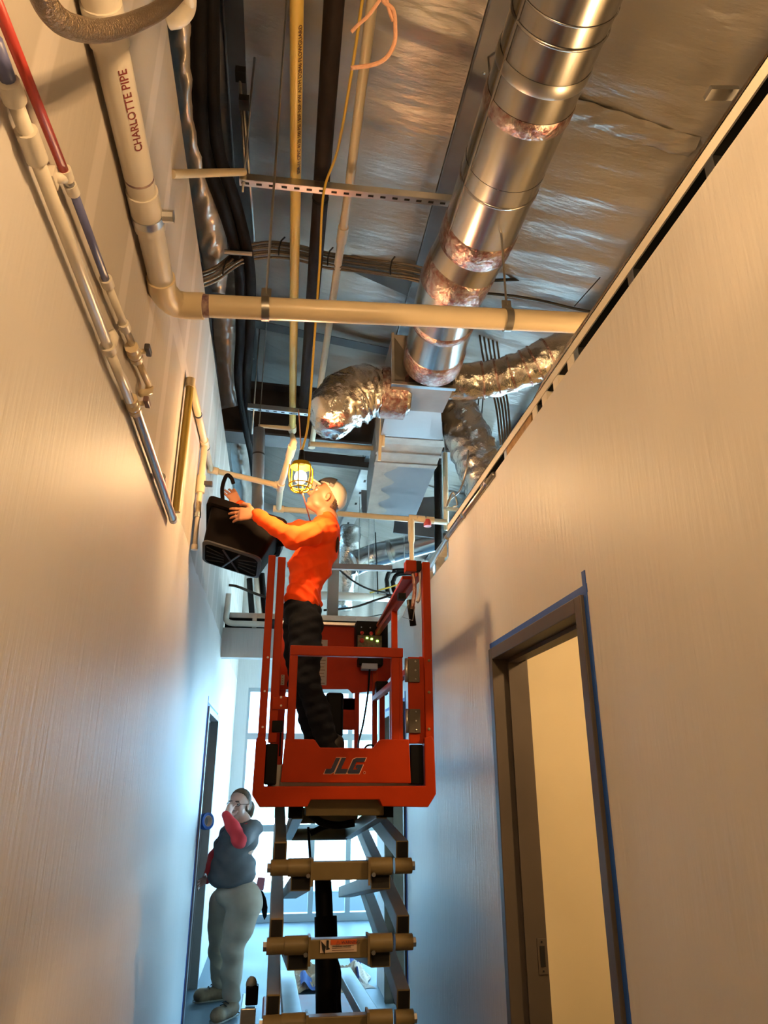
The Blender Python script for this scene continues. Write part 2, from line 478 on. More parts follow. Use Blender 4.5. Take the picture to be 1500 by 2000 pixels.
# rafter and strap crossing the corridor under the roof
a, b = at(478, 420, Y=4.25), at(870, 592, Y=4.25)
o = MB().bar(a, b, 0.16, 0.016, up=(0, 0.1, 1)).bar(a + Vector((0, 0.07, 0.05)), b + Vector((0, 0.07, 0.05)), 0.012, 0.10, up=(0, 0, 1)).build('roof_rafter', M_['purlin'])
tag(o, 'dark grey sloping rafter crossing the roof behind the cable bundle', 'rafter')
o = MB().bar(at(495, 632, Y=5.15), at(772, 690, Y=5.15), 0.11, 0.006).build('roof_strap', M_['purlin'])
tag(o, 'thin grey steel strap across the roof behind the cream drain pipe', 'strap')
# big dark main girder across the space
YG = 6.0
ga, gb = at(425, 800, Y=YG), at(960, 853, Y=YG)
o = thing('main_girder', 'wide dark brown steel girder crossing behind the silver flex duct', 'girder', (0, YG, ga.z))
MB().bar(ga, gb, 0.02, 0.52).build('web', M_['girder'], o)
gz = Vector((0, 0, 0.26))
MB().bar(ga - gz, gb - gz, 0.24, 0.02).build('flange', M_['purlin'], o)
MB().bar(ga + gz, gb + gz, 0.24, 0.02).build('flange', M_['girder'], o)
o = MB().bar(at(590, 893, Y=6.5), at(735, 908, Y=6.5), 0.07, 0.11).build('cross_beam', M_['girder'])
tag(o, 'dark steel beam crossing above the worker behind the hanging lamp', 'beam')

# ---- steel track and studs on top of the right wall
tr = thing('wall_track', 'pale steel top track with stud ends along the right wall', 'wall track', (XR + 0.065, 2, ZT))
MB().box((XR + 0.004, YB, ZT + 0.048), (XR + 0.009, 3.95, ZT + 0.088)).box((XR + 0.004, YB, ZT + 0.083), (XR + 0.10, 3.95, ZT + 0.088)).build('track_channel', M_['pvc'], tr)
for k in range(16):
    y = 0.35 + k * 0.407 * (1 if k < 9 else 1)
    if y > 3.9: break
    MB().box((XR + 0.008, y, ZT - 0.02), (XR + 0.09, y + 0.035, ZT + 0.05)).build('stud', M_['galv'], tr)
for y in (2.02, 2.16, 2.28, 2.39):
    MB().box((XR + 0.006, y, ZT - 0.02), (XR + 0.09, y + 0.05, ZT + 0.05)).build('stud', M_['pvc'], tr)
MB().box((XR + 0.012, YB, ZT + 0.05), (XR + 0.10, 3.95, ZT + 0.082)).box((XR + 0.09, YB, ZT - 0.02), (XR + 0.1, 3.95, ZT + 0.05)).build('gap_shade', M_['black'], tr)  # black fill paints the shade in the gap under the track
tr2 = thing('wall_track', 'lower steel track ladder past the step in the right wall', 'wall track', (XR + 0.065, 4.5, 2.86))
MB().box((XR + 0.03, 3.95, ZT + 0.03), (XR + 0.10, YH, ZT + 0.07)).build('track_channel', M_['galv'], tr2)
for k in range(8):
    y = 4.05 + k * 0.36
    MB().box((XR + 0.03, y, 2.84), (XR + 0.09, y + 0.035, ZT + 0.04)).build('stud', M_['galv'], tr2)
o = MB().box((XR + 0.01, 2.47, ZT - 0.03), (XR + 0.085, 2.80, ZT + 0.05)).build('wood_block', M_['wood'])
tag(o, 'rough brown wood board wedged in the top of the right wall', 'board')
o = MB().tube(smoothpath([(XR + 0.03, -0.5, ZT + 0.10), (XR + 0.02, 1.0, ZT + 0.10), (XR + 0.015, 1.8, ZT + 0.095), (XR + 0.02, 2.25, ZT + 0.11), (XR + 0.05, 2.7, ZT + 0.10)], 40), 0.013, 10).build('flex_conduit', M_['cable'], smooth=True)
tag(o, 'flexible ribbed conduit lying along the top track of the right wall', 'conduit')
mb = MB().tube([(XR - 0.006, 2.95, ZT - 0.01), (XR - 0.006, 3.9, ZT + 0.0), (XR + 0.02, 4.7, ZT - 0.02)], 0.014, 10)
o = mb.build('wall_conduit', M_['steel'], smooth=True); tag(o, 'thin grey conduit along the drywall edge below the foil duct', 'conduit')
for y in (3.05, 3.5, 3.9): MB().tube([(XR - 0.006, y, ZT - 0.005), (XR - 0.006, y + 0.03, ZT - 0.005)], 0.019, 10).build('coupling', M_['steel'], o)
p = at(1435, 182, X=XR + 0.02)
o = MB().bar(p, p + Vector((-0.07, 0.0, -0.012)), 0.03, 0.012).build('metal_clip', M_['galv']); tag(o, 'small bent steel clip sticking out at top of right wall', 'clip')

# ------------------------------------------------------------------ doorways
def door_frame(name, x, side, ya, yb, zt=2.134, m=None, face=0.05, depth=0.15, tapes=True):
    """hollow steel frame in a wall whose corridor face is at x; side = +1 wall lies towards +x"""
    m = m or M_['doorframe']
    f = thing(name, None, None, (x, (ya + yb) / 2, 0), kind='structure')
    pr = 0.016
    x0, x1 = sorted((x - side * pr, x + side * depth))
    MB().box((x0, ya - face, 0), (x1, ya, zt + face)).build('jamb', m, f, bevel=0.003)
    MB().box((x0, yb, 0), (x1, yb + face, zt + face)).build('jamb', m, f, bevel=0.003)
    MB().box((x0, ya, zt), (x1, yb, zt + face)).build('head', m, f, bevel=0.003)
    sx0, sx1 = sorted((x + side * 0.055, x + side * 0.10))
    MB().box((sx0, ya, 0), (sx1, ya + 0.016, zt)).build('door_stop', m, f)
    MB().box((sx0, yb - 0.016, 0), (sx1, yb, zt)).build('door_stop', m, f)
    MB().box((sx0, ya, zt - 0.016), (sx1, yb, zt)).build('door_stop', m, f)
    if tapes:
        tx0, tx1 = sorted((x, x - side * 0.0015))
        MB().box((tx0, ya - face - 0.028, zt + face + 0.002), (tx1, yb + face + 0.02, zt + face + 0.030)).build('masking_tape', M_['tape'], f)
        tx0, tx1 = sorted((x, x - side * 0.003))
        MB().box((tx0, ya - face - 0.024, 0), (tx1, ya - face, zt + face + 0.075)).build('masking_tape', M_['tape'], f)
        MB().box((tx0, yb + face + 0.001, 0.0), (tx1, yb + face + 0.008, zt + face + 0.03)).build('masking_tape', M_['tape'], f)
    return f
d1 = door_frame('door_1', XR, 1, D1a, D1b)
# strike plate in the far jamb
sp = at(1057, 1868, X=XR + 0.12)
sy = D1b
MB().box((XR + 0.106, sy - 0.004, sp.z - 0.062), (XR + 0.146, sy - 0.0005, sp.z + 0.062)).build('strike_plate', M_['doorframe'], d1, bevel=0.001)
MB().box((XR + 0.116, sy - 0.0055, sp.z - 0.036), (XR + 0.136, sy - 0.004, sp.z + 0.036)).build('strike_slot', M_['black'], d1)
for dz in (-0.05, 0.05): MB().ell((XR + 0.126, sy - 0.0045, sp.z + dz), (0.004, 0.002, 0.004), nu=8, nv=4).build('screw', M_['black'], d1)
d2 = door_frame('door_2', XL, -1, D2a, D2b, m=mat('grey_steel_frame', (0.22, 0.22, 0.23), rough=0.4, var=0.1, vscale=3))
d3 = door_frame('door_3', XR, 1, D3a, D3b)
# wall of the near room that shows through the doorway, with loose wires
wroom = struct('wall_room_far', box((3.0, YB, 0), (3.12, 4.7, 2.98)), M_['warmwall'])
wp = at(1062, 1718, X=2.995)
MB().box((wp.x - 0.004, wp.y - 0.03, wp.z - 0.05), (3.0, wp.y + 0.03, wp.z + 0.05)).build('box_cover', M_['warmwall'], wroom)
ws = thing('loose_wires', 'three thin bare wires poking from the wall seen through right doorway', 'wire', wp)
for (u, v, c) in ((1072, 1660, (0.10, 0.09, 0.06)), (1116, 1680, (0.45, 0.25, 0.10)), (1116, 1703, (0.10, 0.20, 0.08))):
    q = at(u, v, X=2.9)
    MB().tube(smoothpath([wp + Vector((0.004, 0, 0)), wp.lerp(q, 0.35) + Vector((-0.03, 0, -0.012)), wp.lerp(q, 0.7) + Vector((-0.03, 0, 0.008)), q], 5), 0.003, 6).build('wire', mat('wire_insulation', c, rough=0.5), ws, smooth=True)

# ------------------------------------------------------------------ front glazing
wn = thing('window_1', None, None, (0, YF, 0), kind='structure')
ya, yb = YF + 0.02, YF + 0.12
cols = [WX0, 0.52, 0.98, 1.9, 3.1, 4.35, WX1]
for x in cols: MB().box((x - 0.03, ya, 0), (x + 0.03, yb, WZ1)).build('mullion', M_['alum'], wn)
rows = [0.0, 1.06, 2.17, WZ1]
for k, z in enumerate(rows):
    h = 0.05 if k else 0.09
    for i in range(len(cols) - 1):
        MB().box((cols[i] + 0.03, ya, max(0, z - h)), (cols[i+1] - 0.03, yb, z + (0.09 if k == 0 else 0.03 if k < 3 else 0))).build('rail', M_['alum'], wn)
for i in range(len(cols) - 1):
    for k in range(3):
        MB().box((cols[i] + 0.03, ya + 0.045, rows[k] + 0.03), (cols[i+1] - 0.03, ya + 0.052, rows[k+1] - 0.05)).build('pane', M_['glass'], wn)
MB().box((-0.235, ya + 0.03, 2.20), (-0.17, ya + 0.04, 2.74)).build('protective_film', M_['tape'], wn)
# outside: pavement, kerb, grass
struct('ground_asphalt', box((-60, -30, -0.30), (6.3, 33, -0.14)), M_['asphalt'])
struct('ground_walk', box((-60, 13.4, -0.16), (6.3, 15.6, -0.12)), M_['pave'])
struct('ground_bounce_slab', box((6.3, -30, -0.30), (70, 33, -0.14)), M_['pave'])  # unseen bright slab, added to bounce sun up through the side glazing
struct('ground_grass', box((-60, 33.2, -0.30), (70, 60, 0.05)), M_['grass'])
struct('ground_kerb', box((-60, 33, -0.30), (70, 33.2, 0.08)), M_['pave'])
# ------------------------------------------------------------------ pipes and ducts overhead
def pipe(name, label, pts, r, m, cat='pipe', n=14, parts=(), group=None):
    o = MB().tube(pts, r, n).build(name, m, smooth=True, angle=50)
    if label: tag(o, label, cat, group)
    return o
def beadpart(name, p, d, r0, r1, L, m, parent, n=40):
    d = Vector(d).normalized(); p = Vector(p)
    return MB().tube([p - d * L / 2, p - d * L * 0.3, p + d * L * 0.3, p + d * L / 2], 1, n, cap=False, rs=[r0, r1, r1, r0]).build(name, m, parent, smooth=True)
def ringpart(name, p, d, r, L, m, parent, n=14):
    d = Vector(d).normalized(); p = Vector(p)
    return MB().tube([p - d * L / 2, p + d * L / 2], r, n).build(name, m, parent, smooth=True, angle=50)
def along(pts, t):
    a, b = Vector(pts[0]), Vector(pts[1]); return a.lerp(b, t)

ZP = HC + 2.95                      # pipe rack height
# yellow pipe
py_ = [at(580, -60, Z=ZP), at(577, 400, Z=ZP), at(571, 838, Z=ZP)]
o = pipe('yellow_pipe', 'long yellow plastic pipe running overhead on the strut rack', py_, 0.029, M_['yellow'])
for (t_, L) in ((0.12, 0.9), (0.72, 0.5)):
    p = py_[0].lerp(py_[1], t_); 
pd_ = (py_[1] - py_[0]).normalized()
MT = frame3(py_[0].lerp(py_[1], 0.80) + Vector((0.024, 0, -0.0235)), -pd_, Vector((-0.8, 0, -0.6)))
text('SDR-11 CPVC 4120 100 PSI 180F NSF-PW ASTM D2846 FLOWGUARD', 0.026, M_['ink'], o, MT, name='pipe_print')
ringpart('coupling', py_[1].lerp(py_[2], 0.995), pd_, 0.036, 0.10, M_['cream'], o)
# dark insulated pipe
pk = [at(657, -60, Z=ZP), at(625, 400, Z=ZP), at(594, 790, Z=ZP)]
o = pipe('insulated_pipe', 'dark brown foam-insulated pipe beside the yellow pipe overhead', pk, 0.043, M_['brown_foam'])
ringpart('foam_joint', pk[1].lerp(pk[0], 0.04), pk[0] - pk[1], 0.0445, 0.02, M_['black_foam'], o)
# cream small pipe
pc = [at(735, -60, Z=ZP + 0.02), at(680, 380, Z=ZP + 0.02), at(609, 868, Z=ZP - 0.05)]
o = pipe('cream_pipe', 'slender cream pipe running overhead right of the yellow cord', pc, 0.024, M_['cream'])
ringpart('coupling', pc[1].lerp(pc[2], 0.10), pc[2] - pc[1], 0.031, 0.12, M_['cream'], o)
ringpart('elbow', pc[2], (0, 0, 1), 0.033, 0.07, M_['cream'], o)

# struts
def strut(name, label, u0, v0, u1, v1, Y, extra=0.0):
    a, b = at(u0, v0, Y=Y), at(u1, v1, Y=Y)
    b = b + (b - a).normalized() * extra
    w_ = 0.041
    o = thing(name, label, 'strut', a)
    MB().bar(a + Vector((0, -w_/2, 0)), b + Vector((0, -w_/2, 0)), 0.003, w_).bar(a + Vector((0, w_/2, 0)), b + Vector((0, w_/2, 0)), 0.003, w_) \
        .bar(a - Vector((0, 0, w_/2)), b - Vector((0, 0, w_/2)), w_, 0.003).build('channel', M_['galv'], o)
    L = (b - a).length; n = int(L / 0.0635)
    d = (b - a).normalized()
    for k in range(n):
        p = a + d * (0.035 + k * 0.0635)
        MB().bar(p - d * 0.014 + Vector((0, 0, -w_/2 - 0.0022)), p + d * 0.014 + Vector((0, 0, -w_/2 - 0.0022)), 0.014, 0.001).build('slot', M_['black'], o)
    return o, a, b
YS1 = 2.85
s1, s1a, s1b = strut('strut_channel', 'galvanised slotted strut channel carrying the overhead pipes', 468, 350, 876, 392, YS1, 0.15)
s2, s2a, s2b = strut('strut_channel', 'short slotted strut channel farther back beside the foil duct', 484, 794, 622, 808, 5.3, 0.25)
def rod(label, p, z1, r=0.006):
    o = MB().tube([p, Vector((p.x, p.y, z1))], r, 8).build('threaded_rod', M_['steel'], smooth=True)
    tag(o, label, 'rod')
    return o
ra = s1a + Vector((0.02, 0, 0.0))
r1 = rod('thin steel hanger rod rising from the left end of the strut', ra - Vector((0, 0, 0.08)), ZROOF(ra.x) - 0.1)
ringpart('nut', ra - Vector((0, 0, 0.03)), (0, 0, 1), 0.012, 0.012, M_['galv'], r1, n=6)
rb = s2a + Vector((0.05, 0, 0))
rod('thin steel hanger rod through the far strut', rb - Vector((0, 0, 0.25)), ZROOF(rb.x) - 0.1)
# cream pipe stub from left wall to strut
o = MB().tube([at(336, 340, X=XL), s1a + Vector((0.02, -0.03, 0.02))], 0.019, 12).build('stub_pipe', M_['cream'], smooth=True, angle=50)
tag(o, 'short cream pipe from the left wall to the strut end', 'pipe')

# 3-inch drain line along the left wall and across the corridor
XD = -0.503
YD = 2.40
q0, q1 = at(186, -30, X=XD), at(318, 560, X=XD)
zd = at(380, 596, Y=YD).z
dr = thing('drain_pipe', 'fat cream drain pipe along the left wall turning across the corridor', 'pipe', (XD, YD, zd))
e0 = Vector((XD, q1.y - 0.02, q1.z)); 
ya_ = at(200, 20, X=XD)
end = at(1162, 632, Y=YD + 0.02); st = at(372, 596, Y=YD)
MB().tube([ya_ + (ya_ - e0) * 0.6, e0], 0.0445, 20).build('pipe_run', M_['pvc'], dr, smooth=True, angle=50)
MB().tube([st, end + (end - st).normalized() * 0.4], 0.0445, 20).build('pipe_run', M_['cream'], dr, smooth=True, angle=50)
MB().tube(smoothpath([e0 - (e0 - ya_).normalized() * 0.03, e0 + (e0 - ya_).normalized() * 0.05, st + Vector((-0.05, 0, 0.0)), st + Vector((0.05, 0, 0))], 6), 0.052, 18).build('elbow', M_['cream'], dr, smooth=True, angle=50)
dl = (e0 - ya_).normalized()
for (u, v, L, mm) in ((203, 55, 0.10, 'pvc'), (283, 425, 0.16, 'pvc')):
    p = at(u, v, X=XD); p = ya_ + dl * (p - ya_).dot(dl)
    ringpart('coupling', p, dl, 0.050, L, M_[mm], dr, n=20)
p = at(285, 443, X=XD); p = ya_ + dl * (p - ya_).dot(dl)
ringpart('clamp_band', p, dl, 0.053, 0.03, M_['galv'], dr, n=20)
MB().tube([p + Vector((0.05, -0.01, 0)), p + Vector((0.085, -0.012, 0))], 0.02, 8).build('clamp_ear', M_['galv'], dr)
M_['purple'] = mat('purple_primer', (0.10, 0.03, 0.10), rough=0.6, col2=(0.55, 0.42, 0.32), vscale=22)
p = at(268, 366, X=XD); p = ya_ + dl * (p - ya_).dot(dl)
ringpart('primer_mark', p, dl, 0.0449, 0.008, M_['purple'], dr, n=20)
ringpart('primer_mark', st + Vector((0.055, 0, 0.003)), end - st, 0.0452, 0.035, M_['purple'], dr, n=20)
pu = ya_ + dl * ((at(247, 300, X=XD) - ya_).dot(dl))
nrm_ = Vector((0.55, 0, -0.83)).normalized()
MT = frame3(pu + nrm_ * 0.0447 + Vector((0.012, 0, 0.008)) + dl * 0.02, -dl, Vector((-0.83, 0, -0.55)))
text('CHARLOTTE PIPE', 0.033, mat('maroon_print', (0.22, 0.03, 0.03), rough=0.6), dr, MT, name='pipe_print', sx=0.98)
def saddle(u, v, rodtop):
    p = st.lerp(end, (u - 372) / (1162 - 372))
    ringpart('hanger_band', p, end - st, 0.050, 0.03, M_['steel'], dr, n=20)
    MB().box((p.x - 0.02, p.y - 0.004, p.z + 0.045), (p.x + 0.02, p.y + 0.004, p.z + 0.095)).build('hanger_ear', M_['steel'], dr)
    MB().tube([p + Vector((0, 0, 0.07)), Vector((p.x, p.y, rodtop))], 0.005, 8).build('hanger_rod', M_['steel'], dr)
saddle(507, 600, ZROOF(-0.2) - 0.08); saddle(978, 625, ZROOF(0.8) - 0.08)

# main round duct
RD = 0.175
DX, DZ = 0.836, HC + 2.44
dj = 2.56
du = thing('round_duct', 'large shiny round sheet-metal duct with foil-taped joints running overhead', 'duct', (DX, 1.5, DZ))
def dtube(name, a, b, r, m, n=40): return MB().tube([a, b], r, n, cap=False).build(name, m, du, smooth=True)
D0 = Vector((DX, -1.0, DZ)); D1 = Vector((DX, dj, DZ))
def dpt(v_u): return v_u
ys = [-1.0, 1.655, 2.10, dj]
segs = [(-1.0, 1.30), (1.30, 2.18), (2.18, dj)]
for k, (y0, y1) in enumerate(segs):
    dtube('duct_section', Vector((DX, y0, DZ)), Vector((DX, y1, DZ)), RD - 0.0015 * (k % 2), M_['duct'])
for (u, v, r, L, m) in ((1090, 90, 0.004, 0.012, 'duct'), (1040, 172, 0.003, 0.055, 'steel'), (1010, 250, 0.0035, 0.07, 'foiltape'), (950, 400, 0.004, 0.012, 'duct'), (1075, 40, 0.002, 0.006, 'duct')):
    y = at(u, v, Z=DZ - 0.16).y
    beadpart('joint_bead' if m != 'foiltape' else 'foil_tape', (DX, y, DZ), (0, 1, 0), RD, RD + r, L, M_[m], du)
MB().box((DX - 0.165, -1.0, DZ - 0.075), (DX - 0.158, dj, DZ - 0.06)).build('lock_seam', M_['duct'], du)
def taped(a, b, r=0.005):
    a, b = Vector(a), Vector(b); d = (b - a).normalized() * 0.012
    return MB().tube([a, a + d, b - d, b], 1, 40, cap=False, rs=[RD - 0.002, RD + r, RD + r, RD - 0.002]).build('foil_tape', M_['foiltape'], du, smooth=True)
# gored elbow and lower run to the plenum box
g = [Vector((DX, dj - 0.03, DZ)), Vector((DX - 0.005, dj + 0.12, DZ)), at(888, 545, Y=2.90), at(866, 620, Y=3.22), at(846, 700, Y=3.62)]
taped(g[0], g[1])
MB().tube([g[1], g[1].lerp(g[2], 0.55)], RD + 0.001, 40, cap=False).build('elbow_gore', M_['duct'], du, smooth=True)
taped(g[1].lerp(g[2], 0.5), g[2] + Vector((0, 0.05, 0)))
MB().tube([g[2], g[3], g[4]], RD, 40, cap=False).build('elbow_gore', M_['duct'], du, smooth=True)
taped(g[4].lerp(g[3], 0.35), g[4].lerp(g[3], -0.1))
taped(g[3].lerp(g[2], 0.1), g[3].lerp(g[4], 0.08), 0.004)
# plenum box: flared collar, then tapering trunk going back with mastic joints
pz = at(830, 752, Y=3.72).z
PL = [at(768, 752, Y=3.72), at(887, 752, Y=3.72)]
px0, px1 = PL[0].x, PL[1].x
pl = thing('plenum_box', 'square sheet-metal plenum box at the end of the round duct', 'plenum', ((px0 + px1) / 2, 3.8, pz))
zt_ = at(775, 640, Y=3.72).z
zt_ = pz + 0.36
def ring4(x0, x1, z0, z1, y): return [Vector((x0, y, z0)), Vector((x1, y, z0)), Vector((x1, y, z1)), Vector((x0, y, z1))]
mb = MB()
A_ = ring4(px0, px1, pz, zt_, 3.74); B_ = ring4(px0, px1, pz, zt_, 4.05)
mb.add(A_ + B_, [(0, 1, 5, 4), (1, 2, 6, 5), (2, 3, 7, 6), (3, 0, 4, 7), (4, 5, 6, 7)])
# recessed dished front face around the collar
c0 = g[4]
I_ = [Vector((c0.x + sx * 0.12, 3.80, c0.z + sz * 0.12)) for sx, sz in ((-1, -1), (1, -1), (1, 1), (-1, 1))]
mb.add(A_ + I_, [(0, 1, 5, 4), (1, 2, 6, 5), (2, 3, 7, 6), (3, 0, 4, 7), (4, 5, 6, 7)])
mb.build('box', mat('dull_plenum_sheet', (0.30, 0.27, 0.25), rough=0.42, metal=0.5, var=0.15, vscale=6), pl)
MB().box((px0 - 0.012, 3.715, pz - 0.012), (px1 + 0.012, 3.75, pz + 0.012)).build('drive_cleat', M_['galv'], pl, bevel=0.003)
for x in (px0, px1): MB().box((x - 0.008, 3.72, pz), (x + 0.008, 3.745, zt_)).build('drive_cleat', M_['galv'], pl)
# trunk
def trunk(name, r0, r1, m, parent):
    mb = MB(); mb.add(r0 + r1, [(0, 1, 5, 4), (1, 2, 6, 5), (2, 3, 7, 6), (3, 0, 4, 7)]); return mb.build(name, m, parent)
T0 = ring4(px0 + 0.01, px1 - 0.01, pz + 0.01, zt_, 4.05)
tz = at(800, 868, Y=4.75).z
x0b, x1b = at(741, 868, Y=4.75).x, at(866, 868, Y=4.75).x
T1 = ring4(x0b, x1b, tz, tz + 0.36, 4.75)
tk = thing('duct_trunk', 'grey-white rectangular duct trunk tapering back with tan mastic joints', 'duct', (x0b, 4.8, tz))
trunk('trunk_section', T0, T1, M_['ductwrap'], tk)
# faceted pyramid crease under the first section
mid = at(815, 765, Y=3.9)
x0c, x1c = at(733, 905, Y=5.0).x, at(853, 905, Y=5.0).x
tz2 = at(800, 905, Y=5.0).z
T2 = ring4(x0c, x1c, tz2, tz2 + 0.36, 5.0)
trunk('mastic_joint', T1, T2, M_['mastic'], tk)
xa, xb = at(716, 1008, Y=5.75).x, at(800, 1008, Y=5.75).x
tz3 = at(760, 1008, Y=5.75).z
T3 = ring4(xa, xb + 0.05, tz3, tz3 + 0.36, 5.75)
trunk('trunk_section', T2, T3, M_['ductwrap'], tk)
def off(r, d): return [p + Vector((sx * d, 0, sz * d)) for p, (sx, sz) in zip(r, ((-1, -1), (1, -1), (1, 1), (-1, 1)))]
def lerp4(r0, r1, t): return [a.lerp(b, t) for a, b in zip(r0, r1)]
trunk('mastic_joint', off(lerp4(T0, T1, 0.80), 0.004), off(T1, 0.006), M_['mastic'], tk)
trunk('mastic_joint', off(T2, 0.006), off(lerp4(T2, T3, 0.06), 0.003), M_['mastic'], tk)
trunk('drive_cleat', off(lerp4(T1, T2, 0.42), 0.012), off(lerp4(T1, T2, 0.55), 0.012), M_['mastic'], tk)
# triangular mastic smear on the left side and rounded end elbow
mb = MB().grid(lambda u, v: (T2[0].lerp(T3[0], u) * (1 - v * 0.35 * (0.8 + 0.3 * math.sin(u * 23))) + T2[1].lerp(T3[1], u) * (v * 0.35 * (0.8 + 0.3 * math.sin(u * 23)))) - Vector((0, 0, 0.004)), 24, 4)
mb.build('mastic_smear', M_['mastic'], tk)
def elb(u, v):
    an = u * math.pi / 2
    y = 5.75 + 0.45 * math.sin(an); z = tz3 + 0.0 + 0.36 - 0.36 + (math.cos(an) - 1) * -0.42
    p = T3[0].lerp(T3[1], v)
    return Vector((p.x, y, z))
MB().grid(elb, 12, 4).build('trunk_end', M_['ductwrap'], tk, smooth=True)
# foil flex ducts
def flex(name, label, pts, rs, m, sub=10, seed=0, n=36, wr=0.012):
    rng = random.Random(seed)
    P = smoothpath(pts, sub)
    N = len(P)
    R = [np.interp(i / (N - 1), np.linspace(0, 1, len(rs)), rs) for i in range(N)]
    mb = MB().tube(P, 1, n, cap=True, rs=R)
    ph = [rng.uniform(0, 6.28) for _ in range(6)]
    for i in range(N):
        for k in range(n):
            a = 2 * math.pi * k / n
            d = wr * (0.5 * math.sin(i * 0.9 + 2 * math.sin(a * 2 + ph[0])) + 0.4 * math.sin(a * 5 + i * 0.55 + ph[1]) + 0.35 * math.sin(a * 9 - i * 1.3 + ph[2]) + rng.uniform(-0.3, 0.3))
            v = Vector(mb.v[i * n + k]); c = P[i]
            mb.v[i * n + k] = tuple(c + (v - c) * (1 + d / max(R[i], 0.01)))
    o = mb.build(name, m, smooth=True)
    if label: tag(o, label, 'flex duct')
    return o
f1 = flex('flex_duct', 'crumpled silver foil flex duct bulging left from the plenum box', [at(800, 770, Y=3.95), at(748, 765, Y=3.95), at(700, 770, Y=3.95), at(655, 800, Y=3.98), at(648, 836, Y=4.15)], [0.13, 0.15, 0.185, 0.175, 0.10], M_['foil'], sub=14, seed=1, wr=0.013)
MB().tube([at(790, 770, Y=3.95), at(741, 766, Y=3.95)], 0.165, 30, cap=False).build('foil_tape', M_['foiltape'], f1, smooth=True)
f2 = flex('flex_duct', 'long silver flex duct with tied rings reaching over the right wall', [at(872, 745, Y=3.95), at(950, 742, Y=3.9), at(1020, 722, Y=3.8), at(1085, 690, Y=3.7), at(1170, 662, Y=3.65), at(1280, 640, Y=3.6)], [0.12, 0.12, 0.12, 0.12, 0.12, 0.12], M_['foil'], sub=14, seed=2, wr=0.006)
P2 = smoothpath([at(872, 745, Y=3.95), at(950, 742, Y=3.9), at(1020, 722, Y=3.8), at(1085, 690, Y=3.7), at(1170, 662, Y=3.65)], 10)
for i in (9, 13, 17, 21, 24, 28): ringpart('duct_tie', P2[i], P2[i+1] - P2[i-1], 0.127, 0.012, M_['foiltape'], f2, n=24)
f3 = flex('flex_duct', 'straight gold-lit foil duct dropping from trunk behind the right wall', [at(884, 770, Y=4.5), at(900, 820, Y=4.5), at(928, 885, Y=4.45), at(952, 940, Y=4.4), at(985, 1010, Y=4.35)], [0.14, 0.155, 0.168, 0.168, 0.165], M_['foil'], sub=18, seed=5, wr=0.009)
# small vertical brace sticks by the trunk
for k, (u0, v0, u1, v1) in enumerate(((745, 818, 741, 900), (751, 822, 748, 872))):
    o = MB().bar(at(u0, v0, Y=4.6), at(u1, v1, Y=4.6), 0.02, 0.02, up=(0, 1, 0)).build('brace_strip', M_['cream'])
    tag(o, ['pale metal angle strip standing along the left edge of the trunk', 'shorter pale strip just right of the trunk edge strip'][k], 'strip')

# ---- black insulated lines and foil blanket along the top of the left wall
ZB = HC + 2.95
bl1 = [at(388, -60, Z=ZB), at(388, 100, Z=ZB), at(391, 220, Z=ZB), at(400, 300, Z=ZB), at(416, 350, Z=ZB), at(436, 405, Z=ZB), at(457, 473, Z=ZB), at(469, 540, Z=ZB), at(470, 660, Z=ZB), at(466, 740, Z=ZB), at(480, 830, Z=ZB), at(492, 890, Z=ZB), at(497, 930, Z=ZB)]
o = MB().tube(smoothpath(bl1, 6), 0.036, 14).build('refrigerant_line', M_['black_foam'], smooth=True)
tag(o, 'thick black foam-wrapped line nearest the left wall, snaking overhead', 'insulated line')
bl2 = [at(412, -60, Z=ZB + .03), at(414, 100, Z=ZB + .03), at(417, 220, Z=ZB + .03), at(428, 300, Z=ZB + .03), at(444, 350, Z=ZB + .03), at(462, 405, Z=ZB + .03), at(479, 473, Z=ZB), at(489, 540, Z=ZB), at(489, 610, Z=ZB), at(485, 700, Z=ZB), at(482, 780, Z=ZB), at(494, 850, Z=ZB), at(505, 900, Z=ZB)]
o2 = MB().tube(smoothpath(bl2, 6), 0.034, 14).build('refrigerant_line', M_['black_foam'], smooth=True)
tag(o2, 'second black foam-wrapped line, on the right of the pair at the left wall', 'insulated line')
for i, nm in ((30, 'copper_clamp'),):
    pp = smoothpath(bl1, 6); pq = smoothpath(bl2, 6)
    c_ = (at(470, 480, Z=ZB))
    MB().tube([c_ + Vector((-0.09, 0, -0.055)), c_ + Vector((0.07, 0, -0.05))], 0.014, 8).build('clamp', M_['steel'], o)
for (u, v) in ((385, 40), (383, 160), (466, 690), (488, 660)):
    pass
def blanket(name, label, L, Rr, z, seed, nu=14, nv=60):
    rng = random.Random(seed)
    ph = [rng.uniform(0, 6) for _ in range(8)]
    def f(u, v):
        k = v * (len(L) - 1); i = min(int(k), len(L) - 2); t_ = k - i
        a = Vector((L[i][0], L[i][1])).lerp(Vector((L[i+1][0], L[i+1][1])), t_)
        b = Vector((Rr[i][0], Rr[i][1])).lerp(Vector((Rr[i+1][0], Rr[i+1][1])), t_)
        c = a.lerp(b, u)
        zz = z - 0.10 * math.sin(math.pi * u) + 0.014 * math.sin(v * 50 + 4 * u + ph[0]) * math.sin(u * 7 + v * 11) + 0.010 * math.sin(v * 97 + ph[1] + 6 * u)
        return at(c.x, c.y, Z=zz)
    o = MB().grid(f, nu, nv).build(name, M_['foil_dull'], smooth=True)
    sm = o.modifiers.new('thickness', 'SOLIDIFY'); sm.thickness = 0.02; sm.offset = 1
    tag(o, label, 'insulation blanket')
    return o
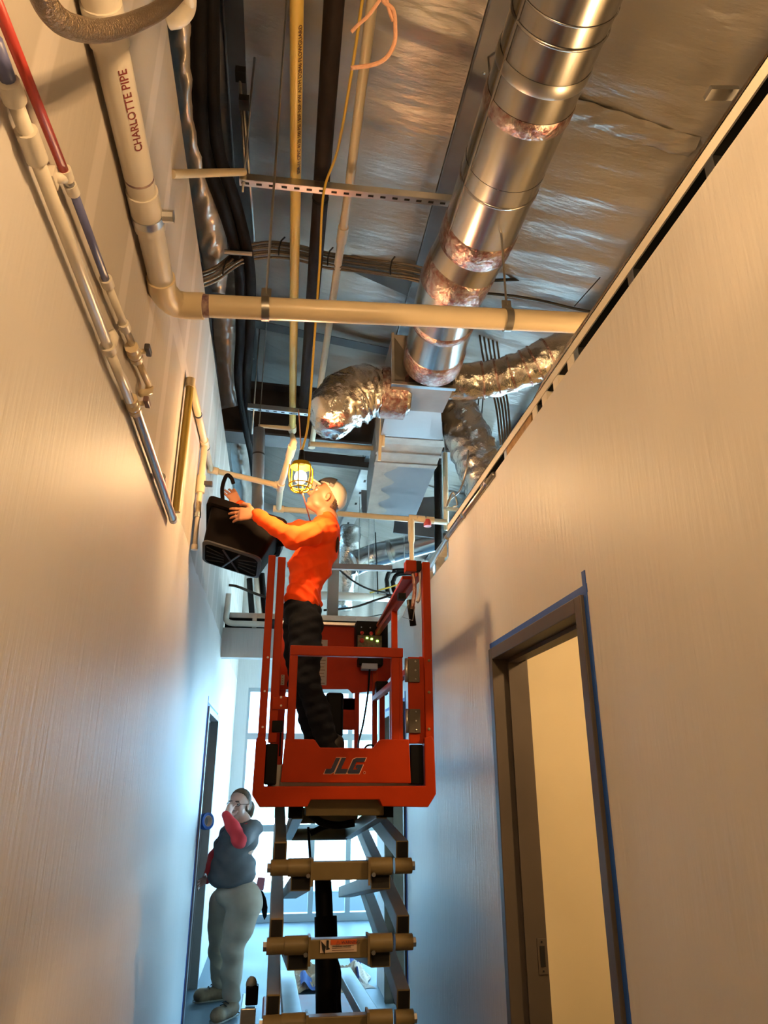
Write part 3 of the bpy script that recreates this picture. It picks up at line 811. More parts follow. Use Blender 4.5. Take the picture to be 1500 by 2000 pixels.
M_['foil_dull'] = mat('wrinkled_duct_wrap', (0.55, 0.50, 0.45), rough=0.32, metal=0.45, bump=0.6, bscale=14, var=0.1, vscale=4)
blanket('insulation_blanket', 'wrinkled silver insulation blanket along the top of the left wall', [(325, -40), (330, 90), (345, 220), (368, 360), (385, 470), (402, 545), (415, 570)], [(384, -40), (384, 90), (386, 220), (412, 340), (438, 430), (448, 510), (440, 575)], HC + 3.0, 4)
blanket('insulation_blanket', 'torn insulation blanket hanging beside the black lines past the drain pipe', [(412, 600), (415, 660), (424, 720), (430, 800)], [(470, 600), (470, 660), (466, 720), (478, 790)], HC + 3.1, 8, nv=30)
blanket('insulation_blanket', 'small crumpled foil scrap beside the grey pipe above the raised hand', [(448, 852), (452, 900), (458, 950), (462, 1000)], [(480, 850), (486, 900), (492, 950), (492, 1000)], HC + 3.1, 12, nv=30)
# rolled white duct end at top left
o = MB().tube(smoothpath([at(330, 40, X=-0.50), at(352, 34, X=-0.46), at(366, 12, X=-0.44), at(366, -40, X=-0.43)], 6), 0.030, 14, rs=None).build('foil_roll', M_['pvc'], smooth=True)
tag(o, 'pale curled pipe end poking from top left beside black lines', 'pipe end')
# braided hose in front at top left
hp = [at(70, -60, X=-0.40), at(88, 5, X=-0.40), at(130, 48, X=-0.39), at(200, 60, X=-0.38), at(270, 40, X=-0.37), at(330, 5, X=-0.36), at(390, -60, X=-0.36)]
M_['braid'] = mat('braided_steel_hose', (0.24, 0.18, 0.125), rough=0.36, metal=0.9, bump=0.9, bscale=170)
o = MB().tube(smoothpath(hp, 10), 0.0195, 18).build('braided_hose', M_['braid'], smooth=True)
tag(o, 'braided metal hose looping down at the top left corner', 'hose')
# thin blue-grey beam edge with rods at upper left
for k, (u0, v0, u1, v1, zz) in enumerate(((468, 145, 480, 350, 3.3), (475, 200, 497, 470, 3.2))):
    o = MB().tube([at(u0, v0, Z=HC + zz), at(u1, v1, Z=HC + zz - 0.25)], 0.008, 8).build('hanger_rod', M_['steel'], smooth=True)
    tag(o, ['slanted thin rod from a black clip beside the dark purlin', 'longer slanted rod dropping past the strut end'][k], 'rod')
    MB().box((-0.02, -0.03, -0.02), (0.03, 0.03, 0.02), Matrix.Translation(at(u0, v0, Z=HC + zz))).build('clip', M_['black'], o)

# ---- armoured cable bundle
base = [(372, 552), (420, 535), (470, 500), (520, 488), (575, 492), (640, 508), (720, 520), (800, 532), (850, 545)]
for k in range(6):
    rng = random.Random(k)
    pts = [at(u, v + (k - 2.5) * 5.6 + rng.uniform(-1.8, 1.8), Y=3.55 + 0.03 * (k % 2)) for u, v in base]
    o = MB().tube(smoothpath(pts, 8), 0.0082, 8).build('armoured_cable', M_['cable'], smooth=True)
    tag(o, ['topmost', 'second from top', 'third from top', 'third from bottom', 'second from bottom', 'lowest'][k] + ' armoured cable in the bundle crossing under the roof', 'cable', 'armoured cables bundled across the corridor roof')
for (u, v, lab_) in ((437, 527, 'at the left wall end'), (545, 488, 'left of the yellow pipe'), (640, 508, 'at the dark insulated pipe'), (762, 526, 'near the round duct')):
    p = at(u, v, Y=3.55)
    o = MB().tube([p + Vector((0, -0.012, -0.05)), p + Vector((0, -0.018, 0.0)), p + Vector((0.01, -0.012, 0.06)), p + Vector((0.03, 0.0, 0.10))], 0.005, 6).build('cable_tie', M_['black_tape'])
    tag(o, 'black tie around the armoured cable bundle ' + lab_, 'cable tie', 'black ties on the cable bundle')
# vertical bundle behind the duct at right
for k in range(5):
    pts = [at(930 + k * 7, 560, Y=4.6), at(935 + k * 8, 640, Y=4.6), at(948 + k * 7.5, 720, Y=4.65), at(968 + k * 6, 790, Y=4.7), at(978 + k * 5, 870, Y=4.7)]
    o = MB().tube(smoothpath(pts, 6), 0.0085, 8).build('armoured_cable', M_['cable'], smooth=True)
    tag(o, ['leftmost', 'second from left', 'middle', 'second from right', 'rightmost'][k] + ' of five armoured cables dropping behind the duct towards the right wall', 'cable', 'armoured cables dropping at the right wall')
o = MB().tube(smoothpath([at(960, 548, Y=3.9), at(1060, 544, Y=3.9), at(1178, 541, Y=3.9)], 4), 0.012, 8).build('black_conduit', M_['black_tape'], smooth=True)
tag(o, 'straight black rod crossing from the duct to the right purlin', 'rod')
o = MB().tube(smoothpath([at(940, 572, Y=3.6), at(1000, 578, Y=3.6), at(1060, 588, Y=3.6), at(1110, 600, Y=3.6), at(1168, 612, Y=3.6)], 6), 0.009, 8).build('black_cable', M_['black_tape'], smooth=True)
tag(o, 'thin sagging black cable tied near the right wall', 'cable')
o = MB().tube([at(1122, 598, Y=3.6), at(1172, 542, Y=3.62)], 0.004, 6).build('tie_wire', M_['black_tape'])
tag(o, 'fine tie wire holding the black cable to the purlin', 'wire')
for k, (u0, v0, u1, v1) in enumerate(((936, 770, 930, 830), (944, 770, 938, 845))):
    o = MB().tube([at(u0, v0, Y=4.6), at(u1, v1, Y=4.6)], 0.005, 6).build('tie_wire', M_['black_tape'])
    tag(o, ['left of two thin hanging wires under the ringed flex duct', 'right of two thin hanging wires under the ringed flex duct'][k], 'wire')

# ---- hanging work lamp and its yellow cord
cord = [at(716, -60, Z=HC + 2.78), at(690, 120, Z=HC + 2.80), at(660, 290, Z=HC + 2.83), at(632, 378, Y=YS1 - 0.03), at(624, 520, Y=3.15), at(612, 690, Y=3.4), at(606, 780, Y=3.55), at(600, 840, Y=3.6), at(588, 886, Y=3.6)]
M_['cord'] = mat('yellow_cord', (0.52, 0.33, 0.03), rough=0.5)
o = MB().tube(smoothpath(cord, 10), 0.0065, 8).build('power_cord', M_['cord'], smooth=True)
tag(o, 'thin yellow power cord running overhead down to the caged lamp', 'cord')
M_['lampyellow'] = mat('yellow_lamp_cage', (0.40, 0.25, 0.005), rough=0.5, spec=0.1)
M_['bulb'] = mat('lit_bulb', (1, 0.8, 0.45), rough=0.4, emit=(1.0, 0.62, 0.22), estr=12)
M_['string'] = mat('pinkish_string', (0.62, 0.34, 0.22), rough=0.8, bump=0.5, bscale=90)
def work_lamp(c, label, energy, tilt=0.0):
    """caged bulb hanging with its socket up at c"""
    L = thing('work_lamp', label, 'lamp', c)
    T = Matrix.Translation(c) @ Matrix.Rotation(tilt, 4, 'Y') @ Matrix.Scale(1.15, 4)
    def P(x, y, z): return T @ Vector((x, y, z))
    MB().tube([P(0, 0, 0.035), P(0, 0, -0.01), P(0, 0, -0.035)], 1, 14, rs=[0.013, 0.018, 0.024]).build('socket', M_['dark'], L, smooth=True)
    MB().tube([P(0, 0, -0.025), P(0, 0, -0.032), P(0, 0, -0.055)], 1, 20, rs=[0.026, 0.050, 0.058], cap=False).build('cage_collar', M_['lampyellow'], L, smooth=True)
    for k in range(6):
        a = math.pi * k / 3 + 0.3
        ca, sa = math.cos(a), math.sin(a)
        MB().tube([P(0.058*ca, 0.058*sa, -0.05), P(0.060*ca, 0.060*sa, -0.10), P(0.055*ca, 0.055*sa, -0.145), P(0.035*ca, 0.035*sa, -0.175), P(0, 0, -0.185)], 0.0042, 6).build('cage_rib', M_['lampyellow'], L, smooth=True)
    for (z, r) in ((-0.145, 0.055), (-0.165, 0.045)):
        MB().tube([P(r*math.cos(a*math.pi/10), r*math.sin(a*math.pi/10), z) for a in range(21)], 0.0038, 6).build('cage_ring', M_['lampyellow'], L, smooth=True)
    mb = MB().ell((0, 0, 0), (0.030, 0.030, 0.034), nu=16, nv=12)
    mb.v = [tuple(P(x, y, z - 0.105)) for x, y, z in mb.v]
    mb.build('bulb', M_['bulb'], L, smooth=True)
    ld = bpy.data.lights.new('bulb_light', 'POINT'); ld.energy = energy; ld.color = (1.0, 0.61, 0.28); ld.shadow_soft_size = 0.046
    lo = bpy.data.objects.new('bulb_light', ld); C.objects.link(lo); lo.location = P(0, 0, -0.105)
    lo.parent = L; lo.matrix_parent_inverse = L.matrix_basis.inverted()
    return L
LP = at(589, 893, Y=3.6)
work_lamp(LP, 'lit caged work lamp in yellow guard hanging beside the worker', 50)
o = MB().tube(smoothpath([at(591, 962, Y=3.62), at(597, 985, Y=3.62), at(606, 1018, Y=3.64)], 5), 0.004, 6).build('lamp_tail', mat('red_wire', (0.35, 0.06, 0.03), rough=0.5), smooth=True)
tag(o, 'thin red wire trailing below the caged lamp', 'wire')
o = MB().tube(smoothpath([at(583, 800, Y=3.75), at(586, 840, Y=3.7), at(588, 884, Y=3.6)], 4), 0.004, 6).build('lamp_hook', M_['string'], smooth=True)
tag(o, 'thin pink string holding the caged lamp up', 'string')
# the next lamps on the same string, over and behind the camera and in the near room
work_lamp(Vector((0.36, 0.35, 3.15)), 'caged work lamp on the cord above the near corridor', 84)
work_lamp(Vector((2.0, 2.3, 2.75)), 'caged work lamp hanging in the room beyond the right doorway', 130)
# frayed string tail at the top
sp = [at(735, -40, D=2.6), at(748, 0, D=2.6), at(768, 20, D=2.6), at(772, 55, D=2.6), at(770, 85, D=2.6), at(755, 112, D=2.6), at(730, 126, D=2.6), at(685, 133, D=2.6)]
o = MB().tube(smoothpath(sp, 8), 0.0065, 8).build('frayed_string', M_['string'], smooth=True)
tag(o, 'frayed pinkish string hanging in a loop at the top', 'string')
MB().tube(smoothpath([at(748, -10, D=2.6), at(735, 10, D=2.6), at(718, 32, D=2.6), at(700, 48, D=2.6), at(686, 63, D=2.6)], 5), 0.0055, 8).build('loose_strand', M_['string'], o, smooth=True)
MB().tube(smoothpath([at(753, -10, D=2.6), at(760, 20, D=2.6), at(768, 42, D=2.6)], 5), 0.0055, 8).build('loose_strand', M_['string'], o, smooth=True)
# ------------------------------------------------------------------ scissor lift
Y0 = 3.28                                   # front of the platform
Y1 = 5.12                                   # rear of the platform
LX0, LX1 = at(505, 1560, Y=Y0).x, at(840, 1560, Y=Y0).x
lift = thing('scissor_lift', 'orange electric scissor lift raised in the corridor with tan scissor arms', 'scissor lift', ((LX0 + LX1) / 2, (Y0 + Y1) / 2, 0))
OR = M_['orange']; TAN = M_['tan']
def LP_(pts, Y): return [at(u, v, Y=Y) for u, v in pts]
def plate(name, pts, Y, th, m=OR, parent=lift, bevel=0.004):
    return MB().prism(LP_(pts, Y), (0, th, 0)).build(name, m, parent, bevel=bevel)
# U-shaped front frame
ff = plate('front_frame', [(500, 1444), (492, 1553), (507, 1577), (600, 1576), (607, 1562), (741, 1562), (747, 1575), (836, 1577), (852, 1551), (848, 1447), (843, 1437), (829, 1441), (831, 1535), (515, 1536), (520, 1449), (514, 1434), (506, 1436)], Y0, 0.07)
# toe board of the gate with the maker's lettering
gate = plate('gate_panel', [(557, 1443), (612, 1444), (616, 1446), (625, 1460), (729, 1461), (741, 1446), (745, 1444), (799, 1444), (803, 1530), (548, 1528)], Y0 + 0.01, 0.04)
lo = at(633, 1511, Y=Y0 + 0.008)
hi = at(633, 1480, Y=Y0 + 0.008)
MT = frame3(lo, (1, 0, 0), (0, 0, 1))
sz = (hi.z - lo.z)
wtx = (at(714, 1500, Y=Y0).x - lo.x)
M_['navy'] = mat('navy_lettering', (0.010, 0.014, 0.045), rough=0.4)
M_['paleline'] = mat('pale_outline', (0.75, 0.40, 0.28), rough=0.5)
def logo(parent, o, sx, sz):
    """slanted heavy block letters J L G drawn as outlines, on a pale keyline"""
    J = [(0.00, 0.0), (0.235, 0.0), (0.275, 0.05), (0.275, 1.0), (0.09 + 0.06, 1.0), (0.15, 0.26), (0.0, 0.26)]
    J = [(0, 0), (0.19, 0), (0.25, 0.10), (0.25, 1), (0.13, 1), (0.13, 0.30), (0, 0.30)]
    L = [(0.29, 0), (0.60, 0), (0.60, 0.30), (0.41, 0.30), (0.41, 1), (0.29, 1)]
    G = [(0.63, 0.10), (0.66, 0), (0.97, 0), (0.97, 0.58), (0.79, 0.58), (0.79, 0.36), (0.85, 0.36), (0.85, 0.26), (0.75, 0.26), (0.75, 0.74), (0.97, 0.74), (0.97, 1), (0.70, 1), (0.63, 0.90)]
    def tr(p, grow, c): 
        x, z = p
        x = c[0] + (x - c[0]) * (1 + grow); z = c[1] + (z - c[1]) * (1 + grow * 0.5)
        return Vector((o.x + (x * 0.86 + 0.16 * z) * sx, o.y, o.z + z * sz))
    for nm, S_ in (('J', J), ('L', L), ('G', G)):
        c = (sum(p[0] for p in S_) / len(S_), 0.5)
        MB().prism([tr(p, 0.0, c) + Vector((0, -0.002, 0)) for p in S_], (0, 0.0018, 0)).build('lettering', M_['navy'], parent)
        MB().prism([tr(p, 0.14, c) for p in S_], (0, 0.0018, 0)).build('lettering_keyline', M_['paleline'], parent)
logo(gate, Vector((lo.x, Y0 + 0.009, lo.z)), wtx * 1.02, sz)
MB().tube([at(712, 1509, Y=Y0 + 0.0085) + Vector((math.cos(a) * 0.005, 0, math.sin(a) * 0.005)) for a in np.linspace(0, 6.283, 13)], 0.0009, 5, cap=False).build('registered_mark', M_['paleline'], gate)
# gate hoop
def vpost(name, u, v0, v1, Y, w, d, m=OR, u_is_top=False):
    a = at(u, v1, Y=Y); b = at(u, v0, Y=Y)
    return MB().box((a.x - w/2, Y, a.z), (a.x + w/2, Y + d, b.z)).build(name, m, lift, bevel=0.004)
z_gt = at(680, 1262, Y=Y0).z; z_gb = at(680, 1281, Y=Y0).z; z_tb = at(680, 1446, Y=Y0).z
xg0, xg1 = at(563, 1350, Y=Y0).x, at(789, 1350, Y=Y0).x
MB().box((xg0, Y0 + 0.01, z_gb), (xg1, Y0 + 0.05, z_gt)).build('gate_rail', OR, lift, bevel=0.004)
MB().box((xg0, Y0 + 0.012, z_tb), (xg0 + 0.037, Y0 + 0.048, z_gb)).build('gate_post', OR, lift, bevel=0.004)
MB().box((xg1 - 0.055, Y0 + 0.012, z_tb), (xg1 - 0.018, Y0 + 0.048, z_gb)).build('gate_post', OR, lift, bevel=0.004)
MB().box((xg1 - 0.018, Y0 + 0.02, z_tb), (xg1 - 0.002, Y0 + 0.048, z_gb)).build('gate_post', OR, lift, bevel=0.002)
# tall front posts
zt = at(540, 1083, Y=Y0).z
zb = at(510, 1445, Y=Y0).z
xl = at(511, 1430, Y=Y0).x
MB().box((xl - 0.016, Y0 + 0.01, zb - 0.02), (xl + 0.018, Y0 + 0.06, zt)).build('corner_post', OR, lift, bevel=0.004)
xl2 = at(537, 1350, Y=Y0).x
z2b = at(537, 1385, Y=Y0).z
MB().box((xl2 - 0.019, Y0 + 0.04, zb - 0.01), (xl2 + 0.019, Y0 + 0.08, zt + 0.002)).build('rail_post', OR, lift, bevel=0.004)
MB().box((xl2 - 0.01, Y0 + 0.03, at(540, 1384, Y=Y0).z), (xg0, Y0 + 0.045, at(540, 1358, Y=Y0).z)).build('latch_plate', OR, lift, bevel=0.003)
for v in (1362, 1378): MB().ell(at(549, v, Y=Y0 + 0.028), (0.005, 0.003, 0.005), nu=8, nv=4).build('rivet', M_['white'], lift)
for (u, v) in ((523, 1284), (517, 1350), (513, 1420)): MB().ell(at(u, v, Y=Y0 + 0.008), (0.005, 0.003, 0.005), nu=8, nv=4).build('rivet', M_['white'], lift)
xr = at(842, 1400, Y=Y0).x
ztr = at(830, 1096, Y=Y0).z
MB().box((xr - 0.024, Y0 + 0.01, zb - 0.02), (xr + 0.014, Y0 + 0.06, ztr)).build('corner_post', OR, lift, bevel=0.004)
xh0, xh1 = at(800, 1350, Y=Y0).x, at(832, 1350, Y=Y0).x
MB().box((xh0, Y0 + 0.03, zb - 0.01), (xh1, Y0 + 0.045, at(815, 1281, Y=Y0).z)).build('hinge_plate', OR, lift, bevel=0.003)
for (v0, v1) in ((1285, 1331), (1384, 1431)):
    za, zb_ = at(800, v1, Y=Y0).z, at(800, v0, Y=Y0).z
    h = MB().box((xh0 - 0.005, Y0 + 0.018, za), (xh0 + 0.052, Y0 + 0.03, zb_)).build('hinge', M_['tan_hinge'] if 'tan_hinge' in M_ else M_['doorframe'], lift, bevel=0.002)
    MB().tube([(xh0 - 0.01, Y0 + 0.018, za), (xh0 - 0.01, Y0 + 0.018, zb_)], 0.009, 10).build('hinge_pin', M_['steel'], h, smooth=True)
    for fz in (0.12, 0.5, 0.88): MB().ell((xh0 + 0.032, Y0 + 0.017, za + (zb_ - za) * fz), (0.005, 0.003, 0.005), nu=8, nv=4).build('bolt', M_['steel'], h)
for v in (1290, 1352, 1424): MB().ell(at(838, v, Y=Y0 + 0.006), (0.007, 0.004, 0.007), nu=8, nv=4).build('bolt', TAN, lift)
# black edge pads at both ends of the frame
zp0, zp1 = at(530, 1533, Y=Y0).z, at(530, 1452, Y=Y0).z
for (u0, u1) in ((517, 541), (803, 829)):
    MB().box((at(u0, 1500, Y=Y0).x, Y0 + 0.02, zp0), (at(u1, 1500, Y=Y0).x, Y0 + 0.10, zp1)).build('edge_pad', M_['dark'], lift, bevel=0.006)
# gate latch
kx = at(540, 1420, Y=Y0)
lt = MB().box((kx.x - 0.02, Y0 + 0.03, kx.z - 0.02), (kx.x + 0.028, Y0 + 0.06, kx.z + 0.03)).build('gate_latch', M_['dark'], lift, bevel=0.004)
MB().tube([Vector((kx.x + 0.02, Y0 + 0.05, kx.z)), Vector((kx.x + 0.02, Y0 + 0.05, kx.z - 0.12))], 0.004, 8).build('latch_rod', M_['dark'], lt)

# platform deck and side rails
zdk = at(680, 1536, Y=Y0).z
ZDK = 1.69
MB().box((LX0 + 0.03, Y0 + 0.07, zdk - 0.075), (LX1 - 0.03, Y1, zdk - 0.01)).build('deck', TAN, lift)
MB().box((LX0 + 0.05, Y0 + 0.08, zdk - 0.01), (LX1 - 0.05, Y1, ZDK)).build('deck_plate', M_['steel'], lift)
zrt = ztr - 0.012
XRL, XRR = xl2, xr - 0.02
for nm, X_ in (('side_rail', XRL), ('side_rail', XRR)):
    ytop0 = Y0 + 0.10
    MB().bar((X_, ytop0, zrt - 0.02), (X_, Y1 - 0.02, zrt - 0.02), 0.034, 0.034).build('side_rail', OR, lift, bevel=0.004)
    MB().bar((X_, ytop0 - 0.03, zdk + 0.56), (X_, Y1 - 0.02, zdk + 0.56), 0.034, 0.034).build('side_rail', OR, lift, bevel=0.004)
    MB().box((X_ - 0.012, Y0 + 0.08, zdk), (X_ + 0.012, Y1, zdk + 0.12)).build('toe_board', OR, lift)
    for y in (4.2, Y1 - 0.03):
        MB().box((X_ - 0.017, y - 0.017, zdk), (X_ + 0.017, y + 0.017, zrt)).build('rail_post', OR, lift, bevel=0.003)
# block on the top right, with pinned strap and hanging holder
b0 = at(810, 1104, Y=Y0 + 0.02)
blk = MB().box((at(795, 1104, Y=Y0).x, Y0 + 0.03, at(800, 1112, Y=Y0).z), (at(816, 1104, Y=Y0).x, Y0 + 0.09, at(800, 1090, Y=Y0).z)).build('rail_block', OR, lift, bevel=0.004)
MB().box((at(816, 1104, Y=Y0).x, Y0 + 0.03, at(800, 1108, Y=Y0).z), (xr - 0.025, Y0 + 0.09, at(800, 1091, Y=Y0).z)).build('block_end', M_['black'], blk)
MB().tube(smoothpath([at(806, 1115, Y=Y0 + 0.06), at(810, 1150, Y=Y0 + 0.06), at(805, 1190, Y=Y0 + 0.06)], 5), 0.010, 8).build('hanging_strap', M_['foiltape'], lift, smooth=True)
MB().tube([at(800, 1172, Y=Y0 + 0.08), at(807, 1222, Y=Y0 + 0.08)], 0.016, 10).build('grip', M_['dark'], lift, smooth=True)
MB().tube([at(797, 1180, Y=Y0 + 0.06), at(786, 1205, Y=Y0 + 0.06), at(806, 1212, Y=Y0 + 0.06), at(810, 1185, Y=Y0 + 0.06)], 0.0022, 6).build('lock_pin', M_['steel'], lift)
MB().box((at(785, 1155, Y=Y0).x, Y0 + 0.10, at(790, 1160, Y=Y0).z), (at(800, 1155, Y=Y0).x, Y0 + 0.14, at(790, 1148, Y=Y0).z)).build('bracket', M_['dark'], lift)
MB().tube(smoothpath([at(818, 1110, Y=Y0 + 0.08), at(822, 1140, Y=Y0 + 0.08), at(818, 1170, Y=Y0 + 0.08), at(814, 1176, Y=Y0 + 0.08)], 4), 0.008, 8).build('hanging_strap', M_['steel'], lift, smooth=True)
# folded extension rail lying under the right top rail, lit on its lower side
MB().bar(at(795, 1128, Y=Y0 + 0.2), at(742, 1222, Y=4.9), 0.05, 0.018).build('extension_rail', OR, lift, bevel=0.003)

# rear guard: panel, posts, control box, manual pouch, charger
M_['deepred'] = mat('deep_red_panel_paint', (0.45, 0.030, 0.008), rough=0.5, spec=0.15, var=0.1, vscale=8)
plate('rear_panel', [(549, 1222), (692, 1222), (694, 1275), (768, 1285), (768, 1316), (742, 1348), (688, 1354), (680, 1346), (545, 1346), (540, 1330)], Y1, 0.012, M_['deepred'], bevel=0)
MB().box((at(549, 1222, Y=Y1).x, Y1 - 0.06, at(600, 1222, Y=Y1).z), (at(694, 1222, Y=Y1).x, Y1 + 0.02, at(600, 1217, Y=Y1).z)).build('panel_lip', M_['galv'], lift)
for (u0, u1) in ((540, 556), (693, 702), (742, 752), (762, 775)):
    MB().box((at(u0, 1400, Y=Y1).x, Y1 + 0.012, zdk), (at(u1, 1400, Y=Y1).x, Y1 + 0.04, at(700, 1335, Y=Y1).z)).build('rail_post', M_['deepred'], lift)
for (u0, v0, u1, v1) in ((540, 1362, 700, 1384), (665, 1363, 700, 1425)):
    MB().box((at(u0, v1, Y=Y1).x, Y1 + 0.014, at(u0, v1, Y=Y1).z), (at(u1, v1, Y=Y1).x, Y1 + 0.03, at(u0, v0, Y=Y1).z)).build('rear_bar', M_['deepred'], lift)
MB().box((at(560, 1400, Y=Y1).x, Y1 + 0.02, zdk), (at(700, 1400, Y=Y1).x, Y1 + 0.03, zdk + 0.10)).build('toe_board', M_['deepred'], lift)
cb = at(728, 1265, Y=4.95)
cbx0, cbx1 = at(696, 1240, Y=4.95).x, at(758, 1240, Y=4.95).x
cz0, cz1 = at(728, 1268, Y=4.95).z, at(728, 1213, Y=4.95).z
cbox = MB().box((cbx0, 4.95, cz0), (cbx1, 5.10, cz1)).build('control_box', M_['dark'], lift, bevel=0.006)
M_['ctl'] = mat('control_face', (0.10, 0.07, 0.04), rough=0.5, var=0.5, vscale=60)
czm = cz0 + (cz1 - cz0) * 0.48
MB().box((cbx0 + 0.01, 4.945, cz0 + 0.01), (cbx1 - 0.045, 4.951, czm)).build('control_face', M_['ctl'], cbox)
M_['btnred'] = mat('red_button', (0.45, 0.02, 0.02), rough=0.4)
M_['led'] = mat('green_indicator', (0.3, 0.9, 0.1), rough=0.4, emit=(0.5, 1.0, 0.15), estr=2.0)
for (u, v, m, r) in ((707, 1251, 'btnred', 0.017), (707, 1236, 'btnred', 0.014), (725, 1237, 'btnred', 0.014)):
    MB().ell(at(u, v, Y=4.94), (r, 0.012, r), nu=10, nv=6).build('button', M_[m], cbox, smooth=True)
for (u, v) in ((717, 1246), (726, 1248), (737, 1252)):
    p = at(u, v, Y=4.942); MB().box((p.x - 0.007, p.y - 0.004, p.z - 0.006), (p.x + 0.007, p.y + 0.004, p.z + 0.006)).build('indicator', M_['led'], cbox)
for (u, v) in ((706, 1225), (723, 1226)): MB().ell(at(u, v, Y=4.945), (0.005, 0.004, 0.005), nu=8, nv=4).build('screw', M_['white'], cbox)
ch = MB().box((at(700, 1290, Y=5.0).x, 4.98, at(700, 1300, Y=5.0).z), (at(748, 1290, Y=5.0).x, 5.10, at(700, 1282, Y=5.0).z)).build('outlet_box', M_['dark'], lift, bevel=0.01)
MB().box((at(706, 1300, Y=5.0).x, 4.97, at(706, 1308, Y=5.0).z), (at(737, 1300, Y=5.0).x, 5.05, at(706, 1296, Y=5.0).z)).build('socket_cover', mat('pale_blue_plastic', (0.35, 0.42, 0.55), rough=0.4), ch, bevel=0.006)
MB().tube(smoothpath([at(722, 1308, Y=4.98), at(719, 1350, Y=4.9), at(710, 1410, Y=4.8), at(700, 1452, Y=4.7), at(702, 1470, Y=4.6)], 8), 0.0065, 8).build('power_cable', M_['dark'], lift, smooth=True)
MB().tube(smoothpath([at(712, 1462, Y=4.5), at(718, 1456, Y=4.5), at(728, 1456, Y=4.5), at(733, 1466, Y=4.5)], 5), 0.006, 8).build('power_cable', M_['dark'], lift, smooth=True)
MB().box((at(636, 1400, Y=4.98).x, 4.98, at(640, 1440, Y=4.98).z), (at(671, 1400, Y=4.98).x, 5.08, at(640, 1352, Y=4.98).z)).build('manual_pouch', M_['dark'], lift, bevel=0.02)
# cable clamp on the right rear
MB().box((at(735, 1340, Y=4.9).x, 4.9, at(735, 1356, Y=4.9).z), (at(758, 1340, Y=4.9).x, 4.98, at(735, 1330, Y=4.9).z)).build('rail_clamp', M_['dark'], lift, bevel=0.004)
# warning sheets on the rear panel (text lines as thin strips)
M_['paper'] = mat('warning_sheet', (0.42, 0.36, 0.30), rough=0.6)
M_['inkline'] = mat('sheet_print', (0.16, 0.09, 0.07), rough=0.6)
def sheet(u0, v0, u1, v1, Y, parent, n):
    a, b = at(u0, v1, Y=Y), at(u1, v0, Y=Y)
    s_ = MB().box((a.x, Y - 0.002, a.z), (b.x, Y, b.z)).build('warning_label', M_['paper'], parent)
    rr = random.Random(u0)
    for k in range(n):
        z = a.z + (b.z - a.z) * (k + 0.5) / n
        MB().box((a.x + 0.008, Y - 0.003, z), (a.x + 0.008 + (b.x - a.x - 0.016) * rr.uniform(0.6, 1), Y - 0.002, z + 0.004)).build('print_line', M_['inkline'], s_)
sheet(612, 1250, 640, 1338, Y1 - 0.001, lift, 14)
sheet(548, 1318, 556, 1338, Y1 - 0.001, lift, 4)

